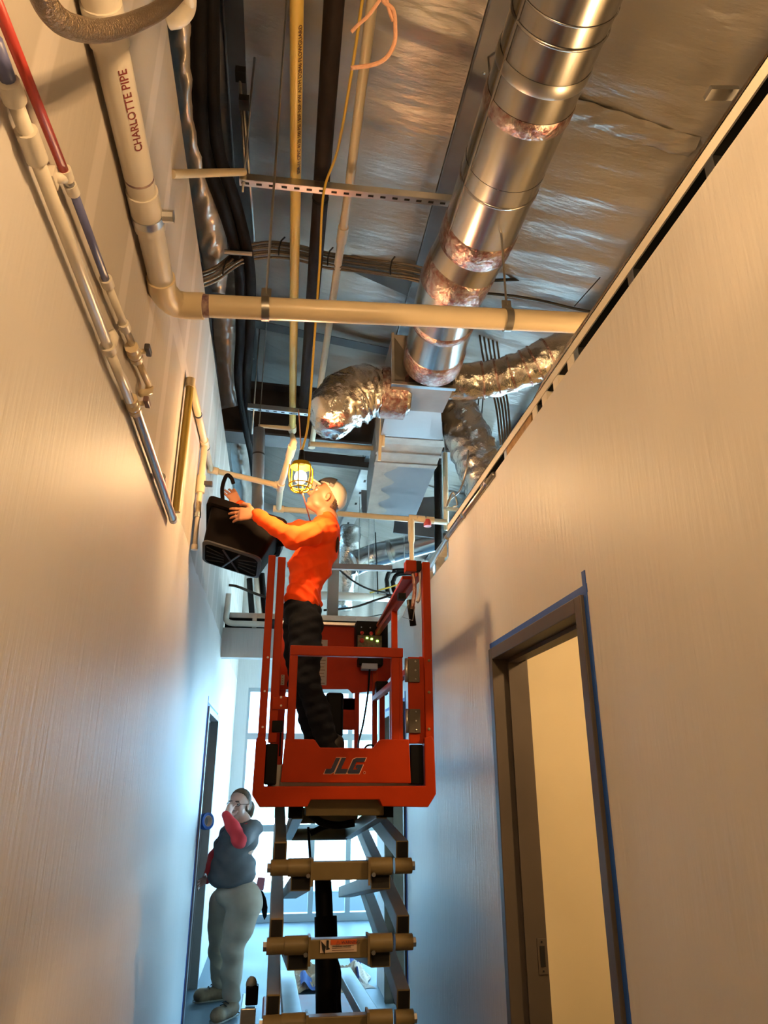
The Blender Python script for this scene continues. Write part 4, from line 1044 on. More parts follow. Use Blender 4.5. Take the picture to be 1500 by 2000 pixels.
# scissor stack
YA, YZ = 3.42, 5.02
xo0, xo1 = at(546, 1690, Y=YA).x, at(786, 1690, Y=YA).x
xi0, xi1 = at(586, 1690, Y=YA).x, at(741, 1690, Y=YA).x
piv = [at(680, v, Y=YA).z for v in (1692, 1842, 1992)]
sp_ = (piv[0] - piv[2]) / 2
top = zdk - 0.10
M_['tanlit'] = TAN
def arm(x, z0, z1, w, h, y0=YA, y1=YZ):
    a, b = Vector((x, y0, z0)), Vector((x, y1, z1))
    o = MB().bar(a, b, w, h).build('scissor_arm', TAN, lift, bevel=0.004)
    d = (b - a).normalized()
    MB().bar(a - d * 0.0015, a + d * 0.002, w - 0.010, h - 0.010).build('end_shade', M_['black'], o)  # black cap paints the darkness inside the hollow tube
    return o
WO, HO, WI, HI = 0.056, 0.075, 0.085, 0.06
for k, z in enumerate(piv):
    zr = z + sp_ if k else top - 0.03
    for x in (xo0, xo1):
        arm(x, z + 0.062, min(zr + 0.062, top - 0.01), WO, HO)
    zr2 = z - sp_ if k < 2 else z - 0.16
    for x in (xi0 + 0.005, xi1 + 0.005):
        arm(x, z - 0.062, zr2 - 0.03, WI, HI)
    # front pivot: bosses, pins, cross bar
    for x in (xo0, xo1):
        MB().tube([(x - 0.038, YA - 0.01, z), (x + 0.038, YA - 0.01, z)], 0.032, 16).build('pivot_boss', TAN, lift, smooth=True, angle=40)
        s_ = -1 if x == xo0 else 1
        MB().tube([(x + s_ * 0.036, YA - 0.01, z), (x + s_ * 0.052, YA - 0.01, z)], 0.020, 6).build('pin_nut', M_['steel'], lift)
    for x in (xi0, xi1):
        MB().tube([(x - 0.052, YA - 0.01, z), (x + 0.052, YA - 0.01, z)], 0.036, 16).build('pivot_boss', TAN, lift, smooth=True, angle=40)
        MB().box((x + (-0.055 if x == xi1 else 0.045), YA - 0.05, z - 0.07), (x + (-0.045 if x == xi1 else 0.055), YA + 0.03, z + 0.035)).build('gusset', TAN, lift)
    cbm = MB().box((xi0 + 0.045, YA - 0.03, z - 0.05), (xi1 - 0.045, YA + 0.02, z + 0.022)).build('cross_bar', TAN, lift, bevel=0.004)
    for x in (xi0 + 0.035, xi1 - 0.03): MB().tube([(x, YA - 0.045, z - 0.03), (x, YA - 0.028, z - 0.03)], 0.009, 8).build('bolt', M_['steel'], cbm)
    if k == 1:
        a, b = at(625, 1861, Y=YA - 0.032), at(697, 1834, Y=YA - 0.032)
        s_ = MB().box((a.x, YA - 0.033, a.z), (b.x, YA - 0.031, b.z)).build('warning_label', mat('cream_sticker', (0.55, 0.42, 0.32), rough=0.5), cbm)
        xm = a.x + (b.x - a.x) * 0.28
        MB().box((xm, YA - 0.0345, b.z - 0.018), (b.x, YA - 0.033, b.z)).build('warning_band', mat('orange_band', (0.55, 0.10, 0.02), rough=0.5), s_)
        # crushing-hazard pictogram
        c_ = Vector((a.x + (xm - a.x) * 0.5, YA - 0.0345, (a.z + b.z) / 2))
        MB().prism([c_ + Vector(p) for p in ((-0.018, 0, 0.02), (0.002, 0, 0.0), (-0.002, 0, -0.03), (-0.012, 0, -0.012))], (0, 0.001, 0)).build('pictogram', M_['black'], s_)
        MB().prism([c_ + Vector(p) for p in ((0.004, 0, 0.022), (0.014, 0, 0.022), (0.014, 0, -0.004), (0.02, 0, -0.010), (0.004, 0, -0.014))], (0, 0.001, 0)).build('pictogram', M_['black'], s_)
        text('\u26a0 WARNING', 0.016, M_['ink'], s_, frame3(Vector((xm + 0.02, YA - 0.035, b.z - 0.0155)), (1, 0, 0), (0, 0, 1)), name='label_print')
        text('CRUSHING HAZARD', 0.0085, M_['black'], s_, frame3(Vector((xm + 0.006, YA - 0.0338, b.z - 0.027)), (1, 0, 0), (0, 0, 1)), name='label_print')
        for q in range(4): MB().box((xm + 0.006, YA - 0.0338, a.z + 0.006 + q * 0.008), (b.x - 0.012 - 0.012 * (q % 2), YA - 0.033, a.z + 0.008 + q * 0.008)).build('print_line', M_['inkline'], s_)
# top inner arms under the platform and the tan cross-member
for x, m in ((xi0 - 0.02, TAN), (xi1 + 0.01, TAN)): arm(x, top - 0.005, piv[0] + 0.02, 0.05, 0.06)
MB().box((at(596, 1580, Y=YA).x, YA - 0.06, at(680, 1592, Y=YA).z), (at(746, 1580, Y=YA).x, YA + 0.05, at(680, 1563, Y=YA).z)).build('top_cross_member', TAN, lift, bevel=0.004)
for x in (xi0 - 0.03, xi1 + 0.03): MB().box((x - 0.03, YA - 0.02, top - 0.03), (x + 0.03, YA + 0.05, top + 0.03)).build('slide_pad', M_['dark'], lift)
MB().tube([(xi0, YZ - 0.1, piv[0] + 0.03), (xi1, YZ - 0.1, piv[0] + 0.03)], 0.035, 14).build('cross_tube', TAN, lift, smooth=True)
MB().box((xi0, 4.3, top - 0.10), (xi1, 4.36, top - 0.02)).build('cross_member', TAN, lift)
# hoses sweeping under the platform
MB().tube(smoothpath([at(606, 1590, Y=3.7), at(628, 1606, Y=3.7), at(660, 1612, Y=3.7), at(692, 1607, Y=3.7)], 6), 0.018, 10).build('hydraulic_hose', M_['dark'], lift, smooth=True)
MB().tube(smoothpath([at(606, 1628, Y=3.75), at(635, 1614, Y=3.75), at(662, 1612, Y=3.72)], 6), 0.014, 10).build('hydraulic_hose', M_['dark'], lift, smooth=True)
MB().tube([at(602, 1615, Y=3.8), at(606, 1680, Y=3.8)], 0.006, 8).build('hydraulic_hose', M_['dark'], lift)
# lift cylinder
MB().tube([at(630, 1700, Y=4.25), at(636, 1840, Y=4.1)], 0.045, 18).build('lift_cylinder', M_['dark'], lift, smooth=True, angle=40)
MB().tube([at(636, 1790, Y=4.0), at(641, 2030, Y=3.9)], 0.056, 18).build('cylinder_barrel', M_['dark'], lift, smooth=True, angle=40)
MB().tube(smoothpath([at(654, 1870, Y=3.95), at(662, 1900, Y=3.9), at(661, 1950, Y=3.85), at(664, 1990, Y=3.85)], 5), 0.012, 8).build('hydraulic_hose', M_['dark'], lift, smooth=True)
# chassis and wheels
ch = MB().box((LX0 + 0.06, Y0 + 0.02, 0.14), (LX1 - 0.06, Y1, 0.40)).build('chassis', OR, lift, bevel=0.01)
for x in (LX0 + 0.06, LX1 - 0.06):
    for y in (Y0 + 0.25, Y1 - 0.25):
        s_ = -1 if x < 0.3 else 1
        wob = MB().tube([(x - 0.045, y, 0.16), (x + 0.045, y, 0.16)], 0.16, 24).build('wheel', M_['dark'], lift, bevel=0.01)
        MB().tube([(x + s_ * 0.045, y, 0.16), (x + s_ * 0.05, y, 0.16)], 0.08, 16).build('wheel_hub', OR, wob)
# tread steps of the lowest arms: small dark slots on the flat tops
# flashing beacon on its grey bracket at the left of the base
bx = at(487, 1960, Y=3.75)
MB().box((bx.x - 0.035, 3.66, 0.35), (bx.x + 0.03, 3.90, at(485, 1958, Y=3.75).z)).build('beacon_bracket', M_['galv'], lift, bevel=0.004)
b1 = at(491, 1962, Y=3.7); b2 = at(491, 1924, Y=3.7)
MB().box((b1.x - 0.027, 3.68, b1.z), (b1.x + 0.027, 3.73, b2.z)).build('beacon_base', M_['dark'], lift, bevel=0.006)
M_['lens'] = mat('clear_lens', (0.22, 0.27, 0.30), rough=0.12)
mb = MB().ell((b2.x, 3.705, b2.z), (0.025, 0.022, 0.034), nu=14, nv=8); mb.build('beacon_lens', M_['lens'], lift, smooth=True)
# ------------------------------------------------------------------ supply pipes on the left wall
XW = XL + 0.027
def W(u, v, dx=0.0): return at(u, v, X=XW + dx)
o = MB().tube([W(-22, -35), W(126, 336)], 0.0105, 12).build('red_water_pipe', M_['red'], smooth=True)
tag(o, 'red plastic water pipe on the left wall near the top corner', 'pipe')
j = thing('pipe_tee', 'pale tee fitting joining the red and blue pipes on left wall', 'pipe fitting', W(128, 345))
ringpart('collar', W(128, 340), W(129, 345) - W(126, 336), 0.0155, 0.03, M_['pvc'], j)
MB().tube([W(131, 348), W(108, 347, -0.012)], 0.012, 10).build('branch', M_['pvc'], j, smooth=True)
MB().tube([W(130, 346), W(137, 362)], 0.012, 10).build('body', M_['steel'], j, smooth=True)
ringpart('collar', W(140, 368), W(146, 380) - W(136, 358), 0.0145, 0.035, M_['pvc'], j)
MB().box((-0.012, -0.02, -0.016), (0.004, 0.02, 0.016), Matrix.Translation(W(107, 347, -0.012))).build('wall_clip', M_['pvc'], j)
o = MB().tube([W(144, 376), W(209, 552)], 0.0105, 12).build('blue_water_pipe', M_['blue'], smooth=True)
tag(o, 'blue plastic water pipe below the red one on the left wall', 'pipe')
ringpart('collar', W(209, 551), W(215, 566) - W(205, 540), 0.017, 0.035, M_['pvc'], o)
def valve(name, label, u, v, hm, parent_dir):
    c = W(u, v); d = Vector(parent_dir).normalized()
    o = thing(name, label, 'valve', c)
    MB().ell(c, (0.024, 0.030, 0.024), nu=14, nv=10).build('body', M_['cream'], o, smooth=True)
    for s in (-1, 1): ringpart('union_nut', c + d * (s * 0.034), d, 0.023, 0.024, M_['cream'], o, n=8)
    MB().tube([c, c + Vector((0.035, 0, 0.012))], 0.009, 8).build('stem', M_['cream'], o)
    h = c + Vector((0.042, 0, 0.016))
    MB().box((h.x - 0.008, h.y - 0.026, h.z - 0.011), (h.x + 0.010, h.y + 0.026, h.z + 0.011)).build('handle', hm, o, bevel=0.004)
    return o
d_up = W(250, 650) - W(213, 560)
lp = MB().tube([W(213, 562), W(258, 672)], 0.0115, 12).build('white_supply_pipe', M_['pvc'], smooth=True)
tag(lp, 'white plastic pipe between the blue pipe and upper valve, left wall', 'pipe')
ringpart('pipe_tee', W(243, 637), d_up, 0.017, 0.04, M_['pvc'], lp)
MB().tube([W(243, 637), W(230, 638, -0.018)], 0.011, 8).build('branch', M_['pvc'], lp)
M_['hgrey'] = mat('dark_grey_handle', (0.055, 0.05, 0.055), rough=0.4)
M_['hred'] = mat('faded_maroon_handle', (0.19, 0.11, 0.10), rough=0.45)
valve('ball_valve', 'upper ball valve with dark grey handle on the left wall', 262, 690, M_['hgrey'], d_up)
lp = MB().tube([W(269, 704), W(293, 757)], 0.0115, 12).build('white_supply_pipe', M_['yellow_dull'] if 'yellow_dull' in M_ else M_['cream'], smooth=True)
tag(lp, 'short yellowish pipe running on from the upper valve, left wall', 'pipe')
MB().tube([W(292, 755), W(291, 766), W(276, 768, -0.015)], 0.015, 10).build('elbow', M_['cream'], lp, smooth=True)
# second, lower line
o = MB().tube([W(-12, 78, .006), W(22, 172, .006)], 0.014, 12).build('blue_water_pipe', M_['blue'], smooth=True)
tag(o, 'short length of blue pipe at the left edge under the red pipe', 'pipe')
ringpart('collar', W(22, 178, .006), W(30, 200) - W(20, 175), 0.021, 0.04, M_['pvc'], o)
d2_ = W(200, 640) - W(80, 320)
lo2 = MB().tube([W(22, 180), W(213, 682)], 0.0145, 14).build('white_supply_pipe', M_['pvc'], smooth=True)
tag(lo2, 'long white plastic pipe of the lower line on the left wall', 'pipe')
ringpart('coupling', W(62, 284), d2_, 0.0215, 0.07, M_['pvc'], lo2)
MB().tube([W(62, 284), W(42, 262, -0.01)], 0.013, 8).build('branch', M_['pvc'], lo2)
ringpart('coupling', W(212, 680), d2_, 0.021, 0.03, M_['pvc'], lo2)
MB().tube([W(216, 672, .0), W(222, 660, -0.01), W(214, 648, -0.02)], 0.017, 10).build('elbow', M_['pvc'], lo2, smooth=True)
lo3 = MB().tube([W(213, 683), W(253, 782)], 0.0145, 14).build('white_supply_pipe', M_['pvc'], smooth=True)
tag(lo3, 'white plastic pipe leading into the lower valve on the left wall', 'pipe')
valve('ball_valve', 'lower ball valve with faded maroon handle on the left wall', 260, 792, M_['hred'], d2_)
cd = MB().tube([W(267, 806), W(338, 1014)], 0.0175, 14).build('steel_conduit', M_['steel'], smooth=True, angle=50)
tag(cd, 'grey metal conduit ending in a cap on the left wall', 'conduit')
ringpart('strap', W(314, 934), W(338, 1014) - W(267, 806), 0.0215, 0.02, M_['galv'], cd)
ringpart('end_cap', W(338, 1014), W(338, 1014) - W(267, 806), 0.0195, 0.03, M_['white'], cd)
# vertical olive drop pipe
M_['olive'] = mat('olive_yellow_pipe', (0.36, 0.25, 0.05), rough=0.4, var=0.08, vscale=5)
pa, pb = W(344, 1000), W(371, 745)
pb = Vector((pa.x, pa.y, pb.z))
vp = MB().tube([pa, pb], 0.0195, 14).build('olive_drop_pipe', M_['olive'], smooth=True, angle=50)
tag(vp, 'upright olive-yellow pipe fixed flat on the left wall', 'pipe')
ringpart('cap', pb, (0, 0, 1), 0.024, 0.05, M_['cream'], vp)
# cream line behind it with tee, valve and clear tail
cl = [W(373, 748), W(400, 866), W(413, 918)]
zc = cl[1].z
o = MB().tube([cl[0], cl[1], cl[2]], 0.0195, 14).build('cream_wall_pipe', M_['cream'], smooth=True)
tag(o, 'cream pipe on the left wall behind the olive drop pipe', 'pipe')
dd = cl[1] - cl[0]
ringpart('tee', cl[1], dd, 0.026, 0.10, M_['cream'], o)
ringpart('black_tie', cl[0].lerp(cl[1], 0.48), dd, 0.022, 0.014, M_['black_tape'], o)
ringpart('black_tie', cl[1].lerp(cl[2], 0.12), dd, 0.0275, 0.012, M_['black_tape'], o)
dz0 = cl[1]
dt = thing('valve_drop', 'cream pipe dropping to a small valve with a clear tail, left wall', 'pipe', dz0)
def dropz(v): return Vector((dz0.x, dz0.y, at(392, v, X=XW).z))
def drop(v0, v1, r, m, nm): MB().tube([Vector((dz0.x, dz0.y, dz0.z - a)) for a in (v0, v1)], r, 12).build(nm, m, dt, smooth=True, angle=50)
k_ = dz0.z - W(389, 950).z
drop(0.0, k_ * 0.75, 0.0195, M_['cream'], 'pipe_run'); drop(k_ * 0.70, k_ * 1.05, 0.027, M_['cream'], 'valve_body')
drop(k_ * 1.05, k_ * 1.5, 0.016, M_['cream'], 'pipe_run'); drop(k_ * 1.45, k_ * 1.55, 0.02, M_['galv'], 'coupling')
drop(k_ * 1.55, k_ * 2.1, 0.014, mat('translucent_tube', (0.55, 0.50, 0.45), rough=0.2), 'tail_tube'); drop(k_ * 2.1, k_ * 2.2, 0.02, M_['pvc'], 'tail_fitting')
hz = Vector((dz0.x + 0.05, dz0.y, dz0.z - k_ * 0.86))
MB().box((hz.x - 0.03, hz.y - 0.02, hz.z - 0.014), (hz.x + 0.02, hz.y + 0.02, hz.z + 0.014)).build('handle', M_['hgrey'], dt, bevel=0.004)
# cross run to the tee above the tote
Yc = cl[2].y
ct = at(548, 949, Y=Yc)
o = MB().tube([cl[2], ct], 0.0195, 14).build('cream_cross_pipe', M_['cream'], smooth=True)
tag(o, 'cream pipe crossing from the left wall above the black tote', 'pipe')
ringpart('elbow', cl[2].lerp(ct, 0.03), ct - cl[2], 0.026, 0.07, M_['cream'], o)
ringpart('tee', cl[2].lerp(ct, 0.97), ct - cl[2], 0.026, 0.06, M_['cream'], o)
pu = [py_[2] + Vector((0, 0.02, -0.05)), at(574, 862, Z=ct.z), ct, at(544, 994, Z=ct.z)]
o = MB().tube(pu, 0.0215, 14).build('cream_main_pipe', M_['cream'], smooth=True)
tag(o, 'cream pipe running past the caged lamp from the cross pipe', 'pipe')
ringpart('tee', ct, pu[3] - pu[1], 0.028, 0.11, M_['cream'], o)
ringpart('coupling', pu[1].lerp(pu[2], 0.2), pu[2] - pu[1], 0.0265, 0.14, M_['cream'], o)
Yd = pu[3].y
q1, q2, q3 = pu[3], at(803, 1012, Y=Yd), at(872, 1020, Y=Yd)
o = MB().tube([q1, q3], 0.0215, 14).build('cream_far_pipe', M_['cream'], smooth=True)
tag(o, 'cream pipe crossing behind the worker to the right wall', 'pipe')
ringpart('elbow', q1, q3 - q1, 0.028, 0.08, M_['cream'], o)
for u in (806, 822, 840): ringpart('coupling', at(u, 1012 + (u - 803) * 0.11, Y=Yd), q3 - q1, 0.028, 0.06, M_['cream'], o)
MB().tube([q2, Vector((q2.x, q2.y, at(800, 1055, Y=Yd).z)), Vector((q2.x, q2.y, at(800, 1062, Y=Yd).z)), Vector((q2.x, q2.y, at(800, 1100, Y=Yd).z))], 1, 12, rs=[0.026, 0.026, 0.018, 0.018]).build('drop', M_['cream'], o, smooth=True, angle=50)
MB().tube([at(835, 1016, Y=Yd), at(835, 1028, Y=Yd)], 0.03, 12).build('red_cap', M_['red'], o)
# other small cream pipes in front of the girder
pz_ = at(508, 832, Y=5.4)
o = MB().tube([at(510, 852, Y=5.4), pz_, at(568, 837, Y=5.4)], 0.020, 12).build('cream_stub', M_['cream'], smooth=True)
tag(o, 'short cream pipe with an end elbow under the far strut', 'pipe')
ringpart('elbow', at(507, 846, Y=5.4), (0, 1, 0), 0.035, 0.06, M_['cream'], o)
o = MB().tube([at(606, 867, Y=5.2), at(738, 876, Y=5.2)], 0.021, 12).build('cream_stub', M_['cream'], smooth=True)
tag(o, 'cream pipe running right under the foil bulge to the trunk', 'pipe')
o = MB().tube([at(506, 838, Y=5.0), at(503, 1000, Y=5.0)], 0.045, 16).build('grey_riser', mat('grey_insulated_pipe', (0.12, 0.13, 0.14), rough=0.35), smooth=True)
tag(o, 'upright grey insulated riser pipe behind the raised hand', 'pipe')
ringpart('joint', at(505, 888, Y=5.0), (0, 0, 1), 0.047, 0.012, M_['black_tape'], o)
o = MB().tube([at(515, 842, Y=5.0), at(511, 1000, Y=5.0)], 0.010, 8).build('thin_riser', M_['pvc'], smooth=True)
tag(o, 'thin white pipe beside the upright grey riser', 'pipe')
# right side verticals
o = MB().tube([at(855, 895, Y=5.6), at(857, 1075, Y=5.6)], 0.035, 14).build('black_riser', M_['black_foam'], smooth=True)
tag(o, 'upright black insulated pipe right of the trunk', 'pipe')
MB().ell(at(853, 905, Y=5.6), (0.045, 0.045, 0.05)).build('elbow', M_['black_foam'], o, smooth=True)
o = MB().tube([at(869, 885, Y=5.4), at(872, 1035, Y=5.4)], 0.0225, 12).build('cream_riser', M_['cream'], smooth=True)
tag(o, 'upright cream pipe at the right wall top beside the black riser', 'pipe')
MB().tube([at(869, 993, Y=5.4), at(892, 995, Y=5.3), at(910, 1003, Y=5.2)], 0.018, 10).build('branch', M_['cream'], o, smooth=True)
o = MB().tube(smoothpath([at(915, 880, Y=4.0), at(910, 920, Y=4.0), at(898, 958, Y=4.1), at(880, 975, Y=4.2), at(872, 990, Y=4.2), at(884, 962, Y=4.2), at(893, 985, Y=4.2), at(885, 990, Y=4.2)], 8), 0.006, 6).build('grey_cable', M_['steel'], smooth=True)
tag(o, 'grey cable curling down over the gold-lit foil duct', 'cable')

# ------------------------------------------------------------------ the bright space over the header
o = MB().prism([at(848, 970, Y=6.3), at(775, 975, Y=6.3), at(768, 1040, Y=6.3), at(848, 1050, Y=6.3)], (0, 0.02, 0)).build('dark_panel', mat('charcoal_panel', (0.05, 0.05, 0.055), rough=0.4))
tag(o, 'charcoal metal panel hanging behind the trunk at right', 'panel')
fd = flex('flex_duct', 'round silver duct slanting up to the right over the header', [at(690, 1102, Y=7.6), at(735, 1085, Y=7.6), at(800, 1068, Y=7.4), at(880, 1048, Y=7.2)], [0.14, 0.14, 0.13, 0.12], M_['duct'], sub=8, seed=7, wr=0.003)
for (u, v) in ((763, 1078), (838, 1058)):
    ringpart('duct_band', at(u, v, Y=7.4), at(800, 1068, Y=7.4) - at(735, 1085, Y=7.6), 0.135, 0.01, M_['steel'], fd, n=24)
fd2 = flex('flex_duct', 'crumpled silver duct standing upright behind the worker', [at(684, 1030, Y=7.8), at(680, 1070, Y=7.8), at(676, 1120, Y=7.8), at(668, 1190, Y=7.8)], [0.12, 0.14, 0.13, 0.10], M_['foil'], sub=8, seed=9, wr=0.008)
o = MB().box((at(640, 1180, Y=6.98).x, 6.995, 2.99), (at(661, 1180, Y=6.98).x, 7.11, at(650, 1040, Y=6.98).z)).build('steel_post', mat('grey_brown_post', (0.16, 0.12, 0.095), rough=0.45))
tag(o, 'grey brown steel post standing on the header behind the worker', 'post')
o = thing('perforated_channel', 'pale perforated steel channel running back under the far roof', 'channel', at(700, 960, Z=HC + 2.9))
pa, pb = at(738, 872, Z=HC + 3.0), at(672, 1040, Z=HC + 3.0)
MB().bar(pa, pb, 0.16, 0.03).build('channel', M_['galv'], o)
for k in range(7):
    p = pa.lerp(pb, 0.06 + k * 0.13); MB().box((p.x - 0.012, p.y - 0.03, p.z - 0.017), (p.x + 0.012, p.y + 0.03, p.z - 0.0145)).build('slot', M_['black'], o)
o = MB().bar(at(560, 1104, Y=6.4), Vector((XR + 0.05, 6.4, at(812, 1112, Y=6.4).z)), 0.05, 0.05).build('brown_rail', mat('brown_rail_steel', (0.12, 0.08, 0.065), rough=0.45))
tag(o, 'brown steel rail crossing level behind the lift platform', 'rail')
o = MB().tube([at(622, 1163, Y=7.4), at(768, 1168, Y=7.4)], 0.045, 14).build('pale_cross_pipe', M_['pvc'], smooth=True)
tag(o, 'pale thick pipe crossing just above the header', 'pipe')
for k, (pts, r, m, lab) in enumerate((
    ([(662, 1112), (690, 1135), (725, 1152), (760, 1158)], 0.010, 'black_tape', 'black cable sagging behind the worker towards the right'),
    ([(632, 1192), (690, 1186), (740, 1170), (775, 1160)], 0.011, 'brown_foam', 'brown cable rising to the right above the header'),
    ([(440, 1142), (462, 1145), (490, 1156), (522, 1168)], 0.014, 'brown_foam', 'grey brown cable arching at the left over the header'),
    ([(722, 1158), (750, 1150), (790, 1138)], 0.008, 'cord', 'yellow cord slanting behind the lift rail'),
    ([(696, 1208), (730, 1203), (760, 1197)], 0.006, 'black_tape', 'thin black wire just above the header'),
    ([(733, 1040), (736, 1100), (738, 1160)], 0.007, 'black_tape', 'thin dark hanger wire dropping behind the round duct'))):
    o = MB().tube(smoothpath([at(u, v, Y=7.1 + 0.05 * k) for u, v in pts], 8), r, 8).build('cable', M_[m], smooth=True)
    tag(o, lab, 'cable')
# coiled black hose seen as nested loops
hz_ = thing('hose_coil', 'black hose hung in nested loops behind the right lift rail', 'hose', at(780, 1150, Y=7.3))
MB().tube([at(790, 1116, Y=7.3), Vector((at(790, 1116, Y=7.3).x, 7.3, ZROOF(1.1) - 0.05))], 0.006, 6).build('hook', M_['steel'], hz_)
for (u0, v0, u1, v1) in ((756, 1115, 830, 1165), (768, 1121, 830, 1160), (780, 1130, 825, 1155)):
    pts = [at(u1, v0, Y=7.3), at(u0 + 12, v0, Y=7.3), at(u0, v0 + 14, Y=7.3), at(u0, (v0 + v1) / 2, Y=7.3), at(u0 + 2, v1 - 6, Y=7.3), at(u0 + 12, v1, Y=7.3), at(u1, v1, Y=7.3)]
    MB().tube(smoothpath(pts, 6), 0.024, 10).build('hose_loop', M_['dark'], hz_, smooth=True)
# header top track with white pipe
ht = thing('header_track', 'grey steel track and clips on top of the corridor header', 'wall track', (0, YH, 3.0))
zt0 = 2.995
MB().box((XL + 0.01, YH + 0.03, zt0 + 0.10), (XR, YH + 0.09, zt0 + 0.15)).build('track_channel', M_['steel'], ht)
MB().box((XL + 0.01, YH + 0.05, zt0 - 0.005), (XR, YH + 0.08, zt0 + 0.10)).build('gap_shade', M_['black'], ht)  # black strip stands in for the dark gap below the track
for u in (497, 700): 
    x = at(u, 1212, Y=YH).x; MB().box((x - 0.02, YH - 0.01, zt0), (x + 0.02, YH + 0.05, zt0 + 0.13)).build('clip', M_['steel'], ht)
wpz = at(470, 1215, Y=YH - 0.03)
o = MB().tube(smoothpath([at(447, 1160, Y=YH - 0.03), at(444, 1190, Y=YH - 0.03), at(442, 1210, Y=YH - 0.03), at(452, 1217, Y=YH - 0.03), at(475, 1218, Y=YH - 0.03), at(530, 1220, Y=YH - 0.03)], 6), 0.028, 14).build('white_bent_pipe', M_['pvc'], smooth=True)
tag(o, 'white pipe bending along the header top at left wall', 'pipe')
for k, (u0, v0, u1, v1, r, m) in enumerate(((487, 1130, 492, 1200, 0.03, 'black_foam'), (500, 1120, 507, 1200, 0.028, 'pvc'), (511, 1120, 518, 1200, 0.03, 'black_foam'))):
    o = MB().tube([at(u0, v0, Y=7.4), at(u1, v1, Y=7.4)], r, 12).build('upright_pipe', M_[m], smooth=True)
    tag(o, ['black upright pipe at left above the header beside the white one', 'white upright pipe between two black ones above the header', 'black upright pipe touching the lift post above the header'][k], 'pipe')

# ------------------------------------------------------------------ floor clutter and tape roll
rng = random.Random(5)
def crumple(c, r, seed, n=9):
    rng = random.Random(seed)
    ph = [rng.uniform(0, 6.28) for _ in range(10)]
    def f(u, v):
        x = (u - 0.5) * 2 * r[0]; y = (v - 0.5) * 2 * r[1]
        e = max(0.0, 1 - ((u - .5) ** 2 + (v - .5) ** 2) * 3.4)
        z = r[2] * e * (0.55 + 0.45 * math.sin(u * 9 + ph[0]) * math.cos(v * 8 + ph[1])) + 0.3 * r[2] * e * abs(math.sin(u * 17 + v * 13 + ph[2]))
        return Vector((c.x + x + 0.12 * r[0] * math.sin(v * 11 + ph[3]), c.y + y + 0.15 * r[1] * math.sin(u * 9 + ph[4]), 0.003 + max(0, z)))
    return MB().grid(f, 26, 22)
M_['kraft'] = mat('brown_masking_paper', (0.62, 0.46, 0.33), rough=0.75, var=0.15, vscale=8)
pc_ = at(612, 1922, Z=0.0)
o = crumple(Vector((pc_.x, pc_.y, 0)), (0.26, 0.30, 0.17), 3).build('masking_paper', M_['kraft']); tag(o, 'crumpled brown paper on the floor left of the lift cylinder', 'paper')
pc2 = at(676, 1915, Z=0.0)
o = crumple(Vector((pc2.x, pc2.y, 0)), (0.20, 0.32, 0.13), 6).build('masking_paper', M_['kraft']); tag(o, 'crumpled brown paper on the floor right of the lift cylinder', 'paper')
for k, (pts, lab) in enumerate((([(598, 1908), (594, 1896), (600, 1891), (606, 1898)], 'curled blue tape strip standing behind the left paper'), ([(586, 1930), (600, 1934), (620, 1931), (632, 1928)], 'blue tape strip in front of the left paper'),
        ([(684, 1898), (694, 1912), (702, 1928)], 'straight blue tape strip along the right paper'), ([(686, 1887), (698, 1893), (706, 1893)], 'short blue tape strip farthest back on the floor'))):
    P = [at(u, v, Z=0.012) for u, v in pts]
    mb = MB()
    ph = 0.03
    def f(u, v, P=P): 
        k_ = u * (len(P) - 1); i = min(int(k_), len(P) - 2); p = P[i].lerp(P[i+1], k_ - i)
        return p + Vector((0.0, (v - 0.5) * 0.16, 0.04 + 0.03 * math.sin(u * 9) + (0.16 * v if k == 0 else 0.05 * v)))
    o = MB().grid(f, 16, 2).build('tape_strip', M_['tape']); tag(o, lab, 'tape')
# blue tape roll hanging off the left door frame
rc = at(403, 1604, X=XL + 0.05)
tr_ = thing('tape_roll', 'roll of blue masking tape hanging on the left door frame', 'tape roll', rc)
ax = Vector((0.70, -0.62, 0.1)).normalized()
mb = MB()
a_ = ax.orthogonal().normalized(); b_ = ax.cross(a_)
n = 28; vs = []
for k in range(n):
    an = 2 * math.pi * k / n; e = a_ * math.cos(an) + b_ * math.sin(an)
    for (r, h) in ((0.062, -0.022), (0.062, 0.022), (0.040, 0.022), (0.040, -0.022)): vs.append(rc + e * r + ax * h)
fs = [(4*k + i, 4*((k+1) % n) + i, 4*((k+1) % n) + (i+1) % 4, 4*k + (i+1) % 4) for k in range(n) for i in range(4)]
mb.add(vs, fs).build('tape_ring', M_['tape'], tr_)
vs = []
for k in range(n):
    an = 2 * math.pi * k / n; e = a_ * math.cos(an) + b_ * math.sin(an)
    for (r, h) in ((0.0405, -0.0225), (0.0405, 0.0225), (0.037, 0.0225), (0.037, -0.0225)): vs.append(rc + e * r + ax * h)
MB().add(vs, fs).build('card_core', M_['kraft'], tr_)
MB().prism([rc + Vector((-0.046, 0, 0.02)), rc + Vector((-0.046, 0.045, 0.02)), Vector((XL + 0.004, rc.y + 0.05, rc.z + 0.17)), Vector((XL + 0.004, rc.y + 0.0, rc.z + 0.17))], (0.001, 0, 0)).build('loose_end', M_['tape'], tr_)
